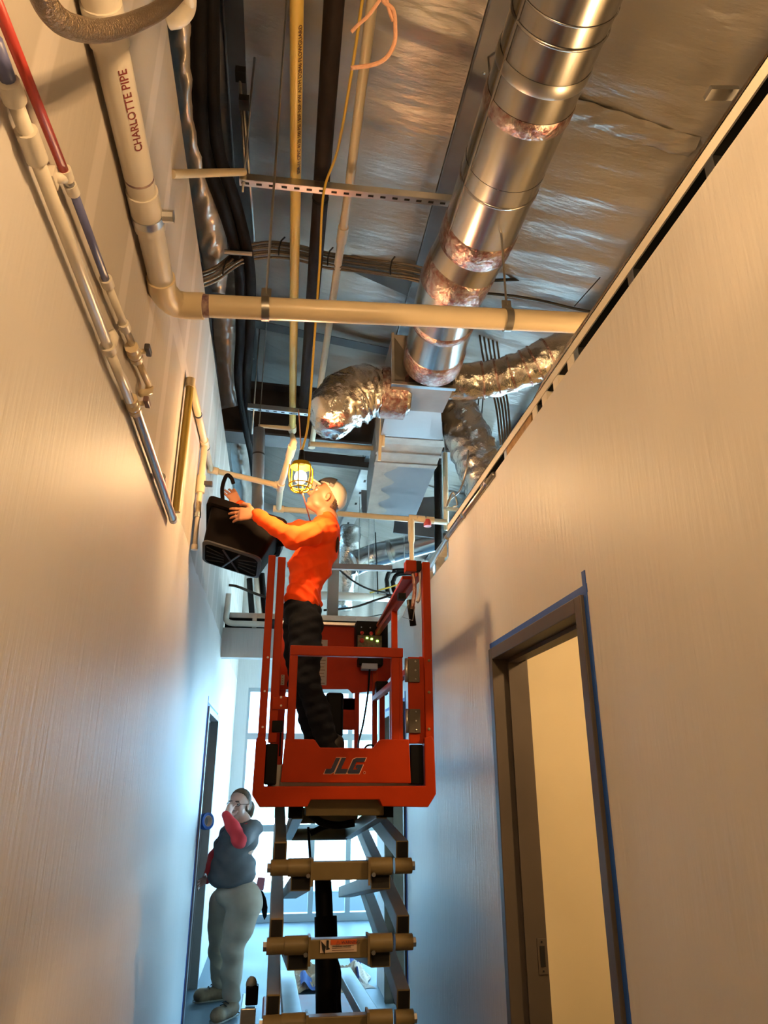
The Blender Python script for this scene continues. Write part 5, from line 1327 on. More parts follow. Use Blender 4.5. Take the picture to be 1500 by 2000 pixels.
# ------------------------------------------------------------------ people: smooth implicit bodies meshed by surface nets
class Field:
    def __init__(s, k=0.03): s.p = []; s.k = k
    def cone(s, a, b, ra, rb, k=None): s.p.append(('c', np.array(a, float), np.array(b, float), ra, rb, k or s.k, 1)); return s
    def ell(s, c, r, M=None, k=None, sub=False): s.p.append(('e', np.array(c, float), np.array(r, float), np.array(M, float) if M is not None else np.eye(3), 0, k or s.k, -1 if sub else 1)); return s
    def chain(s, pts, rs, k=None):
        for i in range(len(pts) - 1): s.cone(pts[i], pts[i+1], rs[i], rs[i+1], k)
        return s
    def bounds(s):
        lo = np.full(3, 1e9); hi = -lo
        for p in s.p:
            if p[6] < 0: continue
            if p[0] == 'c': r = max(p[3], p[4]); l = np.minimum(p[1], p[2]) - r; h = np.maximum(p[1], p[2]) + r
            else: r = p[2].max(); l = p[1] - r; h = p[1] + r
            lo = np.minimum(lo, l); hi = np.maximum(hi, h)
        return lo - 0.04, hi + 0.04
    def mesh(s, h):
        lo, hi = s.bounds()
        n = np.ceil((hi - lo) / h).astype(int) + 1
        V = np.full(n, 0.2, np.float32)
        ax = [lo[i] + h * np.arange(n[i]) for i in range(3)]
        for p in s.p:
            pad = p[5] + 3 * h + 0.01
            if p[0] == 'c': r = max(p[3], p[4]); l = np.minimum(p[1], p[2]) - r - pad; u = np.maximum(p[1], p[2]) + r + pad
            else: r = p[2].max(); l = p[1] - r - pad; u = p[1] + r + pad
            i0 = np.clip(np.floor((l - lo) / h).astype(int), 0, n - 1); i1 = np.clip(np.ceil((u - lo) / h).astype(int) + 1, 1, n)
            if np.any(i1 <= i0): continue
            sl = tuple(slice(a, b) for a, b in zip(i0, i1))
            X, Y, Z = np.meshgrid(*(ax[i][sl[i]] for i in range(3)), indexing='ij')
            if p[0] == 'c':
                a, b = p[1], p[2]; d = b - a; L = max(d @ d, 1e-12)
                t = np.clip(((X - a[0]) * d[0] + (Y - a[1]) * d[1] + (Z - a[2]) * d[2]) / L, 0, 1)
                D = np.sqrt((X - a[0] - t * d[0]) ** 2 + (Y - a[1] - t * d[1]) ** 2 + (Z - a[2] - t * d[2]) ** 2) - (p[3] + (p[4] - p[3]) * t)
            else:
                Q = np.stack([X - p[1][0], Y - p[1][1], Z - p[1][2]], -1) @ p[3]
                q = Q / p[2]; k0 = np.sqrt((q * q).sum(-1)); q2 = Q / (p[2] ** 2); k1 = np.sqrt((q2 * q2).sum(-1)) + 1e-9
                D = k0 * (k0 - 1) / k1
            A = V[sl]; k = p[5]
            if p[6] > 0:
                hh = np.clip(0.5 + 0.5 * (A - D) / k, 0, 1); V[sl] = A + (D - A) * hh - k * hh * (1 - hh)
            else:
                D = -D; hh = np.clip(0.5 + 0.5 * (D - A) / k, 0, 1); V[sl] = A + (D - A) * hh + k * hh * (1 - hh)
        return nets(V, lo, h)
def nets(V, lo, h):
    S_ = V < 0
    n = np.array(V.shape) - 1
    acc = np.zeros((*n, 3), np.float32); cnt = np.zeros(n, np.float32)
    def sub(A, o): return A[o[0]:o[0] + n[0], o[1]:o[1] + n[1], o[2]:o[2] + n[2]]
    for a in range(3):
        o1, o2 = [i for i in range(3) if i != a]
        for s1 in (0, 1):
            for s2 in (0, 1):
                c0 = [0, 0, 0]; c0[o1] = s1; c0[o2] = s2; c1 = list(c0); c1[a] = 1
                v0, v1 = sub(V, c0), sub(V, c1); m = (v0 < 0) != (v1 < 0)
                t = np.where(m, v0 / np.where(m, v0 - v1, 1), 0)
                for i in range(3): acc[..., i] += np.where(m, (t if i == a else c0[i]), 0)
                cnt += m
    act = cnt > 0
    idx = np.full(n, -1, np.int64); idx[act] = np.arange(act.sum())
    ijk = np.argwhere(act)
    P = (ijk + acc[act] / cnt[act][:, None]) * h + lo
    F = []
    for a in range(3):
        o1, o2 = [i for i in range(3) if i != a]
        sa = [slice(1, n[i]) for i in range(3)]; sa[a] = slice(0, n[a])
        sb = list(sa); sb[a] = slice(1, n[a] + 1)
        m0, m1 = S_[tuple(sa)], S_[tuple(sb)]
        e = np.argwhere(m0 != m1)
        if not len(e): continue
        flip = m0[tuple(e.T)]
        base = e.copy(); base[:, o1] += 1; base[:, o2] += 1
        def cid(d1, d2):
            q = base.copy(); q[:, o1] -= d1; q[:, o2] -= d2; return idx[tuple(q.T)]
        q = np.stack([cid(1, 1), cid(0, 1), cid(0, 0), cid(1, 0)], 1)
        f = flip if a != 1 else ~flip
        q[~f] = q[~f][:, ::-1]
        F.append(q)
    return P, np.concatenate(F)
def body_mesh(name, field, h, m, parent=None, fold=None, clip=None, smooth_it=2):
    P, F = field.mesh(h)
    if clip is not None:
        keep = clip(P); F = F[keep[F].all(1)]
        used = np.unique(F); mp = np.full(len(P), -1); mp[used] = np.arange(len(used)); P = P[used]; F = mp[F]
    # light Laplacian relaxation
    E_ = np.concatenate([F[:, [0, 1]], F[:, [1, 2]], F[:, [2, 3]], F[:, [3, 0]]])
    for _ in range(smooth_it):
        A = np.zeros_like(P); c = np.zeros(len(P))
        np.add.at(A, E_[:, 0], P[E_[:, 1]]); np.add.at(A, E_[:, 1], P[E_[:, 0]])
        np.add.at(c, E_[:, 0], 1); np.add.at(c, E_[:, 1], 1)
        P = P + 0.45 * (A / np.maximum(c, 1)[:, None] - P)
    if fold is not None:
        tri = P[F]; nn = np.cross(tri[:, 2] - tri[:, 0], tri[:, 3] - tri[:, 1])
        N = np.zeros_like(P)
        for i in range(4): np.add.at(N, F[:, i], nn)
        N /= np.linalg.norm(N, axis=1)[:, None] + 1e-9
        P = P + N * fold(P)[:, None]
    me = bpy.data.meshes.new(name)
    me.from_pydata(P.tolist(), [], F.tolist())
    me.polygons.foreach_set('use_smooth', [True] * len(me.polygons))
    me.materials.append(m)
    o = bpy.data.objects.new(name, me); C.objects.link(o)
    if parent is not None:
        o.parent = parent; o.matrix_parent_inverse = parent.matrix_basis.inverted()
    return o
def A3(v): return np.array(v, float)
def headframe(c, fwd, up):
    f = A3(fwd); f /= np.linalg.norm(f); u = A3(up); u -= f * (u @ f); u /= np.linalg.norm(u); s = np.cross(u, f)
    M = np.stack([f, s, u], 1)
    return lambda x, y, z: A3(c) + M @ A3((x, y, z)), M
def add_head(Fd, H, M, sc=1.0, soft=1.0, jowl=1.0):
    k = 0.018
    def e(c, r, kk=k, sub=False): Fd.ell(H(*[v * sc for v in c]), [v * sc for v in r], M, kk, sub)
    e((-0.012, 0, 0.030), (0.096, 0.077, 0.088)); e((0.030, 0, -0.040), (0.060, 0.056 * soft, 0.078)); e((0.066, 0, -0.098), (0.022, 0.024, 0.018))
    for s in (-1, 1):
        e((0.050, s * 0.034 * soft, -0.030), (0.034, 0.027, 0.034)); e((-0.008, s * 0.080, -0.012), (0.017, 0.009, 0.031), 0.006)
        e((-0.003, s * 0.086, -0.010), (0.008, 0.006, 0.016), 0.004, True)
        e((0.020, s * 0.050 * soft * jowl, -0.070), (0.035 * jowl, 0.018, 0.028))
    e((0.078, 0, 0.026), (0.016, 0.048, 0.011), 0.014)
    for s in (-1, 1): e((0.094, s * 0.031, 0.006), (0.016, 0.019, 0.011), 0.010, True)
    Fd.cone(H(0.086 * sc, 0, 0.010 * sc), H(0.110 * sc, 0, -0.028 * sc), 0.008 * sc, 0.012 * sc, 0.010)
    for s in (-1, 1): e((0.097, s * 0.011, -0.034), (0.010, 0.008, 0.007), 0.006)
    e((0.086, 0, -0.061), (0.012, 0.024, 0.006), 0.005); e((0.084, 0, -0.073), (0.011, 0.020, 0.007), 0.005)
def eyes(H, M, parent, sc=1.0):
    for s in (-1, 1):
        c = H(0.0735 * sc, s * 0.031 * sc, 0.005 * sc)
        MB().ell(c, (0.0125 * sc,) * 3, nu=12, nv=8).build('eye', M_['eyewhite'], parent, smooth=True)
        MB().ell(H(0.0825 * sc, s * 0.031 * sc, 0.005 * sc), (0.005 * sc,) * 3, nu=10, nv=6).build('iris', M_['iris'], parent, smooth=True)
        MB().tube([H(0.094 * sc, s * (0.031 + q) * sc, (0.026 + 0.004 * math.cos(q * 60)) * sc) for q in (-0.018, -0.008, 0.004, 0.016)], 0.0035 * sc, 6).build('eyebrow', M_['hair'], parent, smooth=True)
M_['eyewhite'] = mat('eye_white', (0.30, 0.27, 0.25), rough=0.4)
M_['iris'] = mat('dark_iris', (0.03, 0.02, 0.015), rough=0.2)
M_['hair'] = mat('brown_hair', (0.060, 0.032, 0.018), rough=0.5, var=0.3, vscale=40, bump=0.6, bscale=70)
M_['skin_m'] = mat('tanned_skin', (0.40, 0.165, 0.085), rough=0.5, var=0.08, vscale=14)
M_['skin_w'] = mat('light_skin', (0.52, 0.31, 0.235), rough=0.5, var=0.08, vscale=14)
M_['shirt_o'] = mat('hi_vis_orange_jersey', (0.95, 0.085, 0.010), rough=0.8, spec=0.2, var=0.06, vscale=10, bump=0.15, bscale=25)
M_['denim'] = mat('dark_denim', (0.012, 0.0135, 0.019), rough=0.9, spec=0.1, var=0.35, vscale=9, bump=0.3, bscale=30)
M_['cap'] = mat('cream_cap_cloth', (0.46, 0.40, 0.31), rough=0.8, var=0.05, vscale=20)
M_['capdark'] = mat('dark_cap_cloth', (0.03, 0.025, 0.025), rough=0.8)
M_['boot_d'] = mat('black_boot', (0.012, 0.012, 0.014), rough=0.5)

# ---- the worker on the platform
YM = 4.12
def mp(u, v, Y=YM): return A3(at(u, v, Y=Y))
hc = mp(636, 974)
tilt = math.radians(30)
Hm, Mm = headframe(hc, (-math.cos(tilt), -0.10, math.sin(tilt)), (math.sin(tilt), 0, math.cos(tilt)))
ZF = ZDK
man = thing('person', 'worker in orange long-sleeved shirt and cap lifting a black tote', 'person', (hc[0], YM, ZF))
B = Field(0.025)
add_head(B, Hm, Mm, 0.97)
nb = mp(640, 1014)
B.cone(Hm(-0.025, 0, -0.055), nb, 0.054, 0.058)
shN, shF = mp(639, 1036, 3.95), mp(632, 1036, 4.29)
elN, wrN = mp(571, 1052, 3.84), mp(500, 1004, 3.875)
elF, wrF = mp(540, 1040, 4.42), mp(466, 986, 4.37)
chest, mid, belly, hip = mp(628, 1052), mp(606, 1108), mp(594, 1160), mp(589, 1206)
B.ell(chest, (0.09, 0.15, 0.12)).ell(mid, (0.10, 0.13, 0.13)).ell(belly, (0.085, 0.13, 0.11)).ell(hip, (0.085, 0.14, 0.09))
B.cone(nb, chest, 0.06, 0.08)
for sh, el, wr in ((shN, elN, wrN), (shF, elF, wrF)): B.chain([sh, el, wr], [0.045, 0.036, 0.026])
hN, hF = mp(596, 1222, 4.02), mp(584, 1222, 4.22)
knN, knF = mp(598, 1325, 4.0), mp(588, 1335, 4.24)
anN, anF = A3((at(648, 1440, Y=4.02).x, 4.04, ZF + 0.10)), A3((at(625, 1445, Y=4.24).x, 4.28, ZF + 0.10))
for a, b_, c_ in ((hN, knN, anN), (hF, knF, anF)): B.chain([a, b_, c_], [0.075, 0.05, 0.04])
# hands: palm plus five jointed fingers
def hand(Fd, wrist, palm_dir, across, out, L=1.0, curl=0.3, thumb=1, spread=0.15, fcurl=None):
    """palm_dir wrist->knuckles, across = index->little, out = back of the hand"""
    w_ = A3(wrist); d = A3(palm_dir); d /= np.linalg.norm(d); a = A3(across); a -= d * (a @ d); a /= np.linalg.norm(a); n_ = A3(out); n_ -= d * (n_ @ d) + a * (n_ @ a); n_ /= np.linalg.norm(n_)
    kn = [w_ + d * (0.085 * L) + a * (x * L) for x in (-0.030, -0.010, 0.011, 0.030)]
    for q in kn: Fd.cone(w_ + (q - w_) * 0.25, q, 0.017 * L, 0.0125 * L, 0.012)
    Fd.ell(w_ + d * 0.05 * L, np.array((0.046, 0.036, 0.016)) * L, np.stack([d, a, n_], 1), 0.012)
    lens = (0.072, 0.080, 0.074, 0.058)
    for i, q in enumerate(kn):
        c = curl if fcurl is None else fcurl[i]
        p = q; ang = 0.0
        for j, f in enumerate((0.45, 0.31, 0.24)):
            ang += c * (0.8 if j == 0 else 1.0)
            dirv = d * math.cos(ang) - n_ * math.sin(ang) + a * (spread * (i - 1.5) / 1.5 * math.cos(ang))
            p2 = p + dirv / np.linalg.norm(dirv) * (lens[i] * f * L)
            r0 = (0.0098, 0.0088, 0.0080)[j] * L
            Fd.cone(p, p2, r0, r0 * 0.9, 0.005); p = p2
    t0 = w_ + d * 0.028 * L - a * 0.026 * L
    t1 = t0 + (d * 0.5 - a * 0.8 - n_ * 0.15) * 0.042 * L
    t2 = t1 + (d * 0.8 - a * 0.35 - n_ * 0.35) * 0.034 * L
    t3 = t2 + (d * 0.9 - a * 0.05 - n_ * 0.5) * 0.026 * L
    Fd.chain([t0, t1, t2, t3], [0.017 * L, 0.0125 * L, 0.0105 * L, 0.0085 * L], 0.008)
hN_end = mp(474, 1004, 3.885)
hand(B, wrN, hN_end - wrN, (0.15, -0.1, -1.0), (0.05, -1, 0.25), 1.0, fcurl=(0.14, 0.20, 0.26, 0.36), spread=0.14)
hand(B, wrF, mp(448, 958, 4.36) - wrF, (0.8, 0.2, 0.3), (0.5, -0.75, 0.25), 0.95, fcurl=(0.32, 0.36, 0.42, 0.46), spread=0.25)
bodym = body_mesh('body', B, 0.0052, M_['skin_m'], man)
eyes(Hm, Mm, man, 0.97)
# shirt
Sh = Field(0.05)
Sh.ell(mp(630, 1046), (0.108, 0.165, 0.115)).ell(mp(622, 1075), (0.118, 0.165, 0.12)).ell(mid, (0.132, 0.158, 0.13)).ell(belly, (0.108, 0.155, 0.11)).ell(mp(591, 1184), (0.104, 0.155, 0.055))
Sh.cone(nb, mp(636, 1030), 0.066, 0.085, 0.03)
for (sh, el, wr, rr) in ((shN, elN, wrN, (0.072, 0.058, 0.037)), (shF, elF, wrF, (0.07, 0.056, 0.036))):
    Sh.chain([sh, sh + (el - sh) * 0.5, el, el + (wr - el) * 0.5, wr - (wr - el) * 0.03], [rr[0], 0.066, rr[1], 0.046, rr[2]], 0.03)
def fold_shirt(P):
    x, y, z = P[:, 0], P[:, 1], P[:, 2]
    low = np.clip((3.0 - z) / 0.35, 0, 1)
    a = np.sin(46 * z + 18 * x + 6 * np.sin(14 * x + 9 * y)) * np.sin(11 * x + 7 * y + 15 * z)
    b = np.sin(70 * x - 30 * z + 5 * np.sin(22 * z)) * np.sin(9 * y + 20 * z)
    r1 = 1 - 2 * np.abs(np.sin(21 * z + 13 * x + 3.0 * np.sin(9 * x + 5 * y + 11 * z)))
    r2 = 1 - 2 * np.abs(np.sin(17 * x - 12 * z + 9 * y + 2.5 * np.sin(10 * z)))
    return 0.0045 * a * (0.4 + low) + 0.003 * b + 0.0060 * r1 * low + 0.0045 * r2
zhem = at(590, 1194, Y=YM).z
nbz = nb[2] + 0.035
shirt = body_mesh('shirt', Sh, 0.0065, M_['shirt_o'], man, fold=fold_shirt, clip=lambda P: ~((np.linalg.norm(P - (nb + A3((0.0, 0, 0.045))), axis=1) < 0.062)))
# dark print on the back of the shoulder
pb_ = mp(662, 1062, 4.05)
MB().ell(pb_ + A3((-0.012, 0, 0)), (0.012, 0.055, 0.055), nu=14, nv=10).build('back_print', M_['capdark'], shirt, smooth=True)
# jeans
J = Field(0.04)
J.ell(hip + A3((0, 0, 0.015)), (0.108, 0.155, 0.085)).ell(mp(590, 1190), (0.105, 0.15, 0.06)).ell(mp(608, 1218, 4.05), (0.06, 0.09, 0.07)).ell(mp(606, 1218, 4.2), (0.06, 0.08, 0.07))
for a, b_, c_ in ((hN, knN, anN), (hF, knF, anF)):
    J.chain([a, a + (b_ - a) * 0.5, b_, b_ + (c_ - b_) * 0.5, c_ + A3((0, 0, -0.03))], [0.096, 0.086, 0.068, 0.062, 0.062], 0.03)
def fold_jean(P):
    x, y, z = P[:, 0], P[:, 1], P[:, 2]
    return 0.0045 * np.sin(60 * z + 25 * x + 3 * np.sin(25 * y)) * np.sin(17 * z + 9 * x + 2) + 0.002 * np.sin(110 * z - 40 * x)
body_mesh('jeans', J, 0.0065, M_['denim'], man, fold=fold_jean, clip=lambda P: P[:, 2] < zhem + 0.05)
# boots (toes point left, heels towards the right)
for an, dy in ((anN, -0.02), (anF, 0.02)):
    Bt = Field(0.02)
    Bt.cone(an + A3((0.02, 0, 0.02)), an + A3((0.025, 0, -0.055)), 0.052, 0.044).cone(an + A3((0.055, 0, -0.065)), an + A3((-0.12, dy, -0.066)), 0.036, 0.036).ell(an + A3((-0.10, dy, -0.06)), (0.07, 0.048, 0.042))
    body_mesh('boot', Bt, 0.007, M_['boot_d'], man, clip=lambda P: P[:, 2] > ZF + 0.001)
# cap with dark front panel and bill, hair at the nape
Cp = Field(0.012)
Cp.ell(Hm(-0.014, 0, 0.040), (0.106, 0.088, 0.096), Mm).ell(Hm(-0.06, 0, 0.02), (0.06, 0.075, 0.06), Mm, 0.02)
def capclip(P):
    L = (P - hc) @ Mm
    return (L[:, 2] > 0.030 + 0.55 * np.clip(L[:, 0], -0.2, 0.05)) 
cap = body_mesh('cap', Cp, 0.005, M_['cap'], man, clip=capclip)
Cf = Field(0.012)
Cf.ell(Hm(-0.012, 0, 0.042), (0.1160, 0.0965, 0.1050), Mm)
body_mesh('cap_front_panel', Cf, 0.005, M_['capdark'], cap, clip=lambda P: (((P - hc) @ Mm)[:, 0] > 0.0) & (((P - hc) @ Mm)[:, 2] > 0.060))
def bill(u, v):
    a = (u - 0.5) * 2.0
    x = 0.070 + 0.090 * v * (1 - 0.30 * a * a); y = 0.080 * a * (1 - 0.12 * v); z = 0.058 - 0.022 * a * a + 0.004 * v
    return Vector(Hm(x, y, z))
bl_ = MB().grid(bill, 16, 8).build('cap_bill', M_['cap'], cap, smooth=True)
sm = bl_.modifiers.new('thickness', 'SOLIDIFY'); sm.thickness = 0.009
MT = Matrix(np.vstack([np.column_stack([-Mm[:, 0], Mm[:, 2], -Mm[:, 1] * -1, Hm(0.03, -0.0, 0.0)]), [0, 0, 0, 1]]).tolist())
# small embroidered mark on the near side of the cap
MB().box((-0.014, -0.002, -0.010), (0.014, 0.002, 0.010), Matrix(np.vstack([np.column_stack([Mm[:, 0], Mm[:, 1], Mm[:, 2], Hm(0.012, 0.0915, 0.062)]), [0, 0, 0, 1]]).tolist())).build('cap_mark', mat('grey_stitching', (0.16, 0.14, 0.12), rough=0.8), cap)
Hr = Field(0.015)
Hr.ell(Hm(-0.045, 0, -0.02), (0.062, 0.070, 0.055), Mm).ell(Hm(-0.03, 0, 0.02), (0.078, 0.079, 0.05), Mm)
body_mesh('hair', Hr, 0.006, M_['hair'], man, clip=lambda P: (((P - hc) @ Mm)[:, 0] < -0.045) & (((P - hc) @ Mm)[:, 2] < 0.03))

# ---- black storage tote in the worker's hands
tc = at(467, 1059, Y=4.14)
tote = thing('storage_tote', 'black plastic storage tote with ribbed grey bottom held by worker', 'tote', tc)
ang = math.radians(16)
RT = Matrix.Translation(tc) @ Matrix.Rotation(ang, 4, 'Y') @ Matrix.Rotation(math.radians(-14), 4, 'X')
def TP(x, y, z): return RT @ Vector((x, y, z))
def rring(hx, hy, z, r=0.04, n=5):
    pts = []
    for (sx, sy, a0) in ((1, 1, 0), (-1, 1, 90), (-1, -1, 180), (1, -1, 270)):
        for k in range(n + 1):
            a = math.radians(a0 + 90 * k / n)
            pts.append((sx * (hx - r) + r * math.cos(a), sy * (hy - r) + r * math.sin(a), z))
    return pts
def loft(rings, m, name, close_bottom=False, parent=tote):
    mb = MB(); n = len(rings[0]); vs = []
    for r in rings: vs += [TP(*p) for p in r]
    fs = [(j*n + i, j*n + (i+1) % n, (j+1)*n + (i+1) % n, (j+1)*n + i) for j in range(len(rings) - 1) for i in range(n)]
    if close_bottom: fs.append(tuple(range(n)))
    return mb.add(vs, fs).build(name, m, parent, smooth=True, angle=35)
M_['tote'] = mat('black_tote_plastic', (0.0045, 0.003, 0.003), rough=0.6, spec=0.06, var=0.1, vscale=8)
M_['totegrey'] = mat('dark_grey_tote_bottom', (0.035, 0.036, 0.045), rough=0.5)
HZ = 0.128
loft([rring(0.175, 0.125, -HZ), rring(0.215, 0.165, HZ - 0.02), rring(0.215, 0.165, HZ), rring(0.205, 0.155, HZ), rring(0.168, 0.118, -HZ + 0.006)], M_['tote'], 'tub', True)
loft([rring(0.218, 0.168, HZ - 0.045), rring(0.240, 0.190, HZ - 0.04), rring(0.243, 0.193, HZ + 0.006), rring(0.205, 0.155, HZ + 0.008)], M_['tote'], 'rim')
bt = loft([rring(0.172, 0.122, -HZ + 0.03), rring(0.178, 0.128, -HZ - 0.004), rring(0.160, 0.110, -HZ - 0.010)], M_['totegrey'], 'base', True)
for sx in (-1, 1):
    for k in range(4):
        y = -0.075 + k * 0.05
        a, b_ = TP(sx * 0.045, y * 0.55, -HZ - 0.011), TP(sx * 0.150, y, -HZ - 0.011)
        MB().bar(a, b_, 0.008, 0.004).build('rib_groove', M_['black'], bt)
for (x0, y0, x1, y1) in ((-0.05, -0.10, 0.05, 0.10), (0.05, -0.10, -0.05, 0.10)):
    MB().bar(TP(x0, y0, -HZ - 0.012), TP(x1, y1, -HZ - 0.012), 0.010, 0.006).build('base_rib', M_['totegrey'], bt)
# bail handle on the far side, gripped by the far hand
h0 = at(435, 978, Y=4.30); h1 = at(444, 928, Y=4.33)
MB().tube(smoothpath([h0, at(434, 955, Y=4.31), at(438, 938, Y=4.32), h1, at(452, 934, Y=4.34), at(456, 945, Y=4.36)], 6), 0.013, 10).build('handle', M_['tote'], tote, smooth=True)
MB().tube([TP(0.215, 0.03, HZ - 0.05), TP(0.262, 0.03, HZ - 0.02), TP(0.262, -0.06, HZ - 0.03), TP(0.215, -0.06, HZ - 0.06)], 0.014, 10).build('handle', M_['tote'], tote, smooth=True)

# ---- the woman at the left doorway
YW = 6.25
def wp_(u, v, Y=YW): return A3(at(u, v, Y=Y))
wc = wp_(467, 1572)
wom = thing('person', 'person in grey t-shirt over red sleeves touching their face by doorway', 'person', (wc[0], YW, 0))
Hw, Mw = headframe(wc, (-0.42, -0.90, 0.02), (0.03, 0, 1))
B = Field(0.03)
add_head(B, Hw, Mw, 0.98, 1.0, 0.8)
nb = wp_(474, 1604)
B.cone(Hw(-0.025, 0, -0.06), nb, 0.048, 0.058, 0.015)
shR, elR, wrR = wp_(494, 1616, 6.22), wp_(468, 1640, 5.98), wp_(442, 1592, 6.02)
shL, elL, wrL = wp_(447, 1628, 6.42), wp_(420, 1675, 6.5), wp_(404, 1717, 6.36)
chest, belly, hips = wp_(466, 1650), wp_(455, 1700), wp_(464, 1750)
B.ell(chest, (0.13, 0.11, 0.12)).ell(belly, (0.15, 0.13, 0.13)).ell(hips, (0.14, 0.12, 0.10)).cone(nb, chest, 0.06, 0.10)
B.chain([shR, elR, wrR], [0.05, 0.042, 0.027]).chain([shL, elL, wrL], [0.05, 0.042, 0.026])
hiN, knN, anN = wp_(476, 1775, 6.2), wp_(454, 1850, 6.2), A3((at(452, 1940, Y=6.25).x, 6.27, 0.13))
hiF, knF, anF = wp_(440, 1765, 6.42), wp_(429, 1850, 6.6), A3((at(430, 1915, Y=6.7).x, 6.72, 0.13))
for a, b_, c_ in ((hiN, knN, anN), (hiF, knF, anF)): B.chain([a, b_, c_], [0.09, 0.06, 0.042])
hand(B, wrR, wp_(453, 1571, 6.08) - wrR, (-0.5, -0.6, 0.4), (-0.6, -0.7, 0.5), 0.85, fcurl=(0.12, 0.50, 0.62, 0.7), spread=0.05)
hand(B, wrL, wp_(392, 1724, 6.30) - wrL, (0.2, 0.7, -0.6), (0.2, 0.2, 0.9), 0.9, fcurl=(0.15, 0.2, 0.25, 0.3))
body_mesh('body', B, 0.0065, M_['skin_w'], wom)
eyes(Hw, Mw, wom, 0.98)
# hair pulled back into a bun
Hr = Field(0.02)
Hr.ell(Hw(-0.022, 0, 0.035), (0.098, 0.083, 0.092), Mw).ell(Hw(-0.05, 0, -0.015), (0.062, 0.074, 0.06), Mw).ell(Hw(-0.12, 0.03, -0.02), (0.045, 0.045, 0.055), Mw).ell(Hw(-0.125, 0.035, -0.06), (0.03, 0.032, 0.045), Mw)
M_['hair_w'] = mat('dark_blond_hair', (0.075, 0.040, 0.020), rough=0.6, spec=0.2, var=0.35, vscale=30, bump=0.6, bscale=60)
body_mesh('hair', Hr, 0.007, M_['hair_w'], wom, clip=lambda P: (((P - wc) @ Mw)[:, 0] < 0.0 + 1.0 * np.clip(((P - wc) @ Mw)[:, 2] - 0.03, -0.01, 0.2)))
# glasses
for s in (-1, 1):
    MB().tube([Vector(Hw(0.101 - 0.006 * abs(math.cos(a)), s * 0.033 + 0.024 * math.cos(a), 0.006 + 0.017 * math.sin(a))) for a in np.linspace(0, 6.283, 17)], 0.0018, 6, cap=False).build('glasses_rim', M_['iris'], wom, smooth=True)
    MB().tube([Vector(Hw(0.095, s * 0.057, 0.008)), Vector(Hw(0.0, s * 0.085, 0.008))], 0.0018, 6).build('glasses_arm', M_['iris'], wom)
# red long sleeves
M_['redsleeve'] = mat('red_jersey', (0.52, 0.022, 0.030), rough=0.8, var=0.08, vscale=12)
Rs = Field(0.03)
Rs.chain([shR + (elR - shR) * 0.3, elR, elR + (wrR - elR) * 0.5, wrR], [0.060, 0.056, 0.046, 0.036])
def fold_w(P): return 0.004 * np.sin(55 * P[:, 2] + 20 * P[:, 0]) * np.sin(14 * P[:, 0] + 21 * P[:, 2] + 6 * P[:, 1])
body_mesh('red_sleeve', Rs, 0.008, M_['redsleeve'], wom, fold=fold_w)
Rs = Field(0.03); Rs.chain([shL + (elL - shL) * 0.4, elL, wrL], [0.058, 0.052, 0.038])
body_mesh('red_sleeve', Rs, 0.008, M_['redsleeve'], wom, fold=fold_w)
# grey t-shirt
M_['teegrey'] = mat('charcoal_grey_tee', (0.095, 0.092, 0.095), rough=0.85, var=0.12, vscale=10)
Ts = Field(0.06)
Ts.ell(wp_(468, 1640), (0.150, 0.125, 0.115)).ell(wp_(446, 1660, 6.2), (0.110, 0.115, 0.085)).ell(wp_(456, 1690), (0.178, 0.150, 0.105)).ell(wp_(452, 1715), (0.178, 0.150, 0.085)).cone(nb + A3((0, 0, -0.01)), wp_(470, 1625), 0.066, 0.09)
Ts.chain([shR + A3((0, 0, -0.01)), shR + (elR - shR) * 0.85], [0.078, 0.080], 0.03).chain([shL, shL + (elL - shL) * 0.5], [0.07, 0.072], 0.03)
def fold_t(P):
    x, y, z = P[:, 0], P[:, 1], P[:, 2]
    return 0.006 * np.sin(48 * z + 10 * x + 3 * np.sin(16 * x)) * np.sin(9 * x + 6 * z + 2) + 0.006 * (1 - 2 * np.abs(np.sin(19 * z + 7 * x + 1.5 * np.sin(11 * x + 4 * y))))
zh = at(440, 1738, Y=YW).z
body_mesh('tee_shirt', Ts, 0.008, M_['teegrey'], wom, fold=fold_t, clip=lambda P: (P[:, 2] > zh - 0.01 + 0.32 * np.clip(P[:, 0] - wc[0] + 0.02, 0, 0.2)) & ~(np.linalg.norm(P - (nb + A3((-0.01, -0.02, 0.05))), axis=1) < 0.068))
# beige trousers
M_['khaki'] = mat('beige_work_trousers', (0.42, 0.33, 0.24), rough=0.85, var=0.1, vscale=9)
Kh = Field(0.05)
Kh.ell(wp_(464, 1745), (0.172, 0.145, 0.11)).ell(wp_(486, 1762, 6.25), (0.105, 0.12, 0.085))
for a, b_, c_ in ((hiN, knN, anN), (hiF, knF, anF)):
    Kh.chain([a, a + (b_ - a) * 0.5, b_, b_ + (c_ - b_) * 0.5, c_ + A3((0, 0, 0.0))], [0.128, 0.108, 0.082, 0.074, 0.066], 0.04)
def fold_k(P):
    z = P[:, 2]; return 0.005 * np.sin(42 * z + 14 * P[:, 0]) * np.clip(1.1 - z, 0.2, 1) * np.sin(13 * P[:, 1] + 8 * z) + 0.006 * (1 - 2 * np.abs(np.sin(16 * z + 9 * P[:, 0] + 2 * np.sin(12 * P[:, 1])))) * np.clip(0.75 - z, 0, 0.6) / 0.6
body_mesh('trousers', Kh, 0.008, M_['khaki'], wom, fold=fold_k, clip=lambda P: P[:, 2] > 0.075)
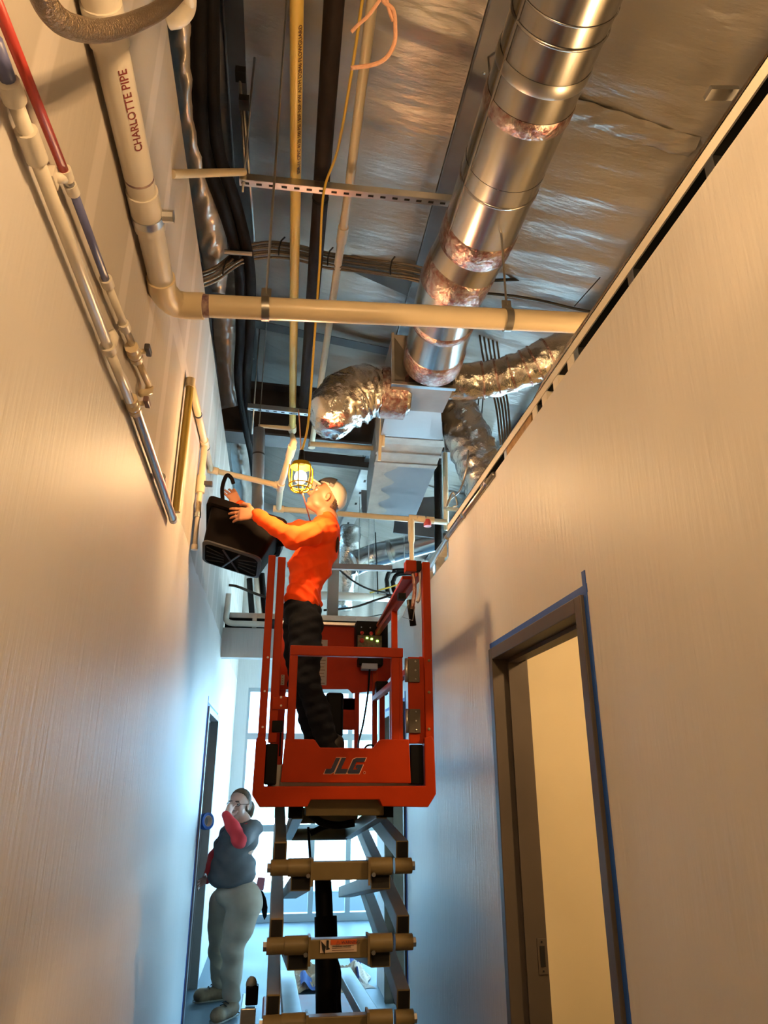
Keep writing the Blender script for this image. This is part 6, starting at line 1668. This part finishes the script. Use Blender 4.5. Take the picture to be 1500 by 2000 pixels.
# tan work boots
M_['bootw'] = mat('dusty_tan_boot', (0.30, 0.19, 0.10), rough=0.7, col2=(0.14, 0.08, 0.045), vscale=14)
M_['sole'] = mat('pale_boot_sole', (0.30, 0.26, 0.21), rough=0.8)
for an, td in ((anN, A3((-0.55, -0.83, 0))), (anF, A3((-0.90, -0.30, 0)))):
    td = td / np.linalg.norm(td)
    Bt = Field(0.025)
    g0 = A3((an[0], an[1], 0))
    Bt.cone(g0 + A3((0, 0, 0.13)), g0 + A3((0, 0, 0.06)), 0.055, 0.052).cone(g0 - td * 0.03 + A3((0, 0, 0.05)), g0 + td * 0.14 + A3((0, 0, 0.045)), 0.048, 0.046).ell(g0 + td * 0.15 + A3((0, 0, 0.045)), (0.055, 0.055, 0.045))
    bo = body_mesh('boot', Bt, 0.008, M_['bootw'], wom, clip=lambda P: P[:, 2] > 0.004)
    Sl = Field(0.02); Sl.cone(g0 - td * 0.035 + A3((0, 0, 0.012)), g0 + td * 0.155 + A3((0, 0, 0.012)), 0.050, 0.053)
    so = body_mesh('sole', Sl, 0.008, M_['sole'], bo, clip=lambda P: (P[:, 2] > 0.001) & (P[:, 2] < 0.026))
    sd = np.cross(td, (0, 0, 1))
    for q in range(4):
        c = g0 + td * (0.045 + q * 0.022) + A3((0, 0, 0.125 - q * 0.012))
        MB().tube([Vector(c - sd * 0.03 + A3((0, 0, -0.012))), Vector(c), Vector(c + sd * 0.03 + A3((0, 0, -0.012)))], 0.0035, 6).build('lace', M_['capdark'], bo)
# things in the back pocket
pk = at(509, 1726, Y=6.24)
o = MB().box((-0.03, -0.012, -0.045), (0.03, 0.012, 0.045), Matrix.Translation(pk) @ Matrix.Rotation(0.1, 4, 'Y')).build('pocket_phone', mat('pink_case', (0.50, 0.20, 0.28), rough=0.5), bevel=0.006)
tag(o, 'pink phone sticking out of the grey-shirted person\'s back pocket', 'phone')
q = [at(u, v, Y=6.24) for u, v in ((508, 1738), (514, 1742), (520, 1755), (523, 1772), (521, 1790), (516, 1798), (512, 1785), (509, 1765))]
o = MB().prism(q, (0, 0.035, 0)).build('knife_sheath', M_['dark'], bevel=0.006)
tag(o, 'black curved tool sheath hanging at the grey-shirted person\'s hip', 'sheath')
# ------------------------------------------------------------------ hanger rods that carry the loose risers and rails
def hang(name, lo, inset=0.05):
    o = bpy.data.objects.get(name)
    p = Vector(lo)
    MB().tube([p, Vector((p.x, p.y, ZROOF(p.x) - inset))], 0.004, 6).build('hanger_rod', M_['steel'], o)
hang('grey_riser', at(506, 838, Y=5.0))
hang('black_riser', at(855, 897, Y=5.6))
hang('cream_riser', at(869, 886, Y=5.4))
hang('pale_cross_pipe', at(700, 1166, Y=7.4))
hang('brown_rail', at(720, 1109, Y=6.4))
hang('upright_pipe', at(487, 1131, Y=7.4))
hang('cable.004', at(730, 1203, Y=7.3))
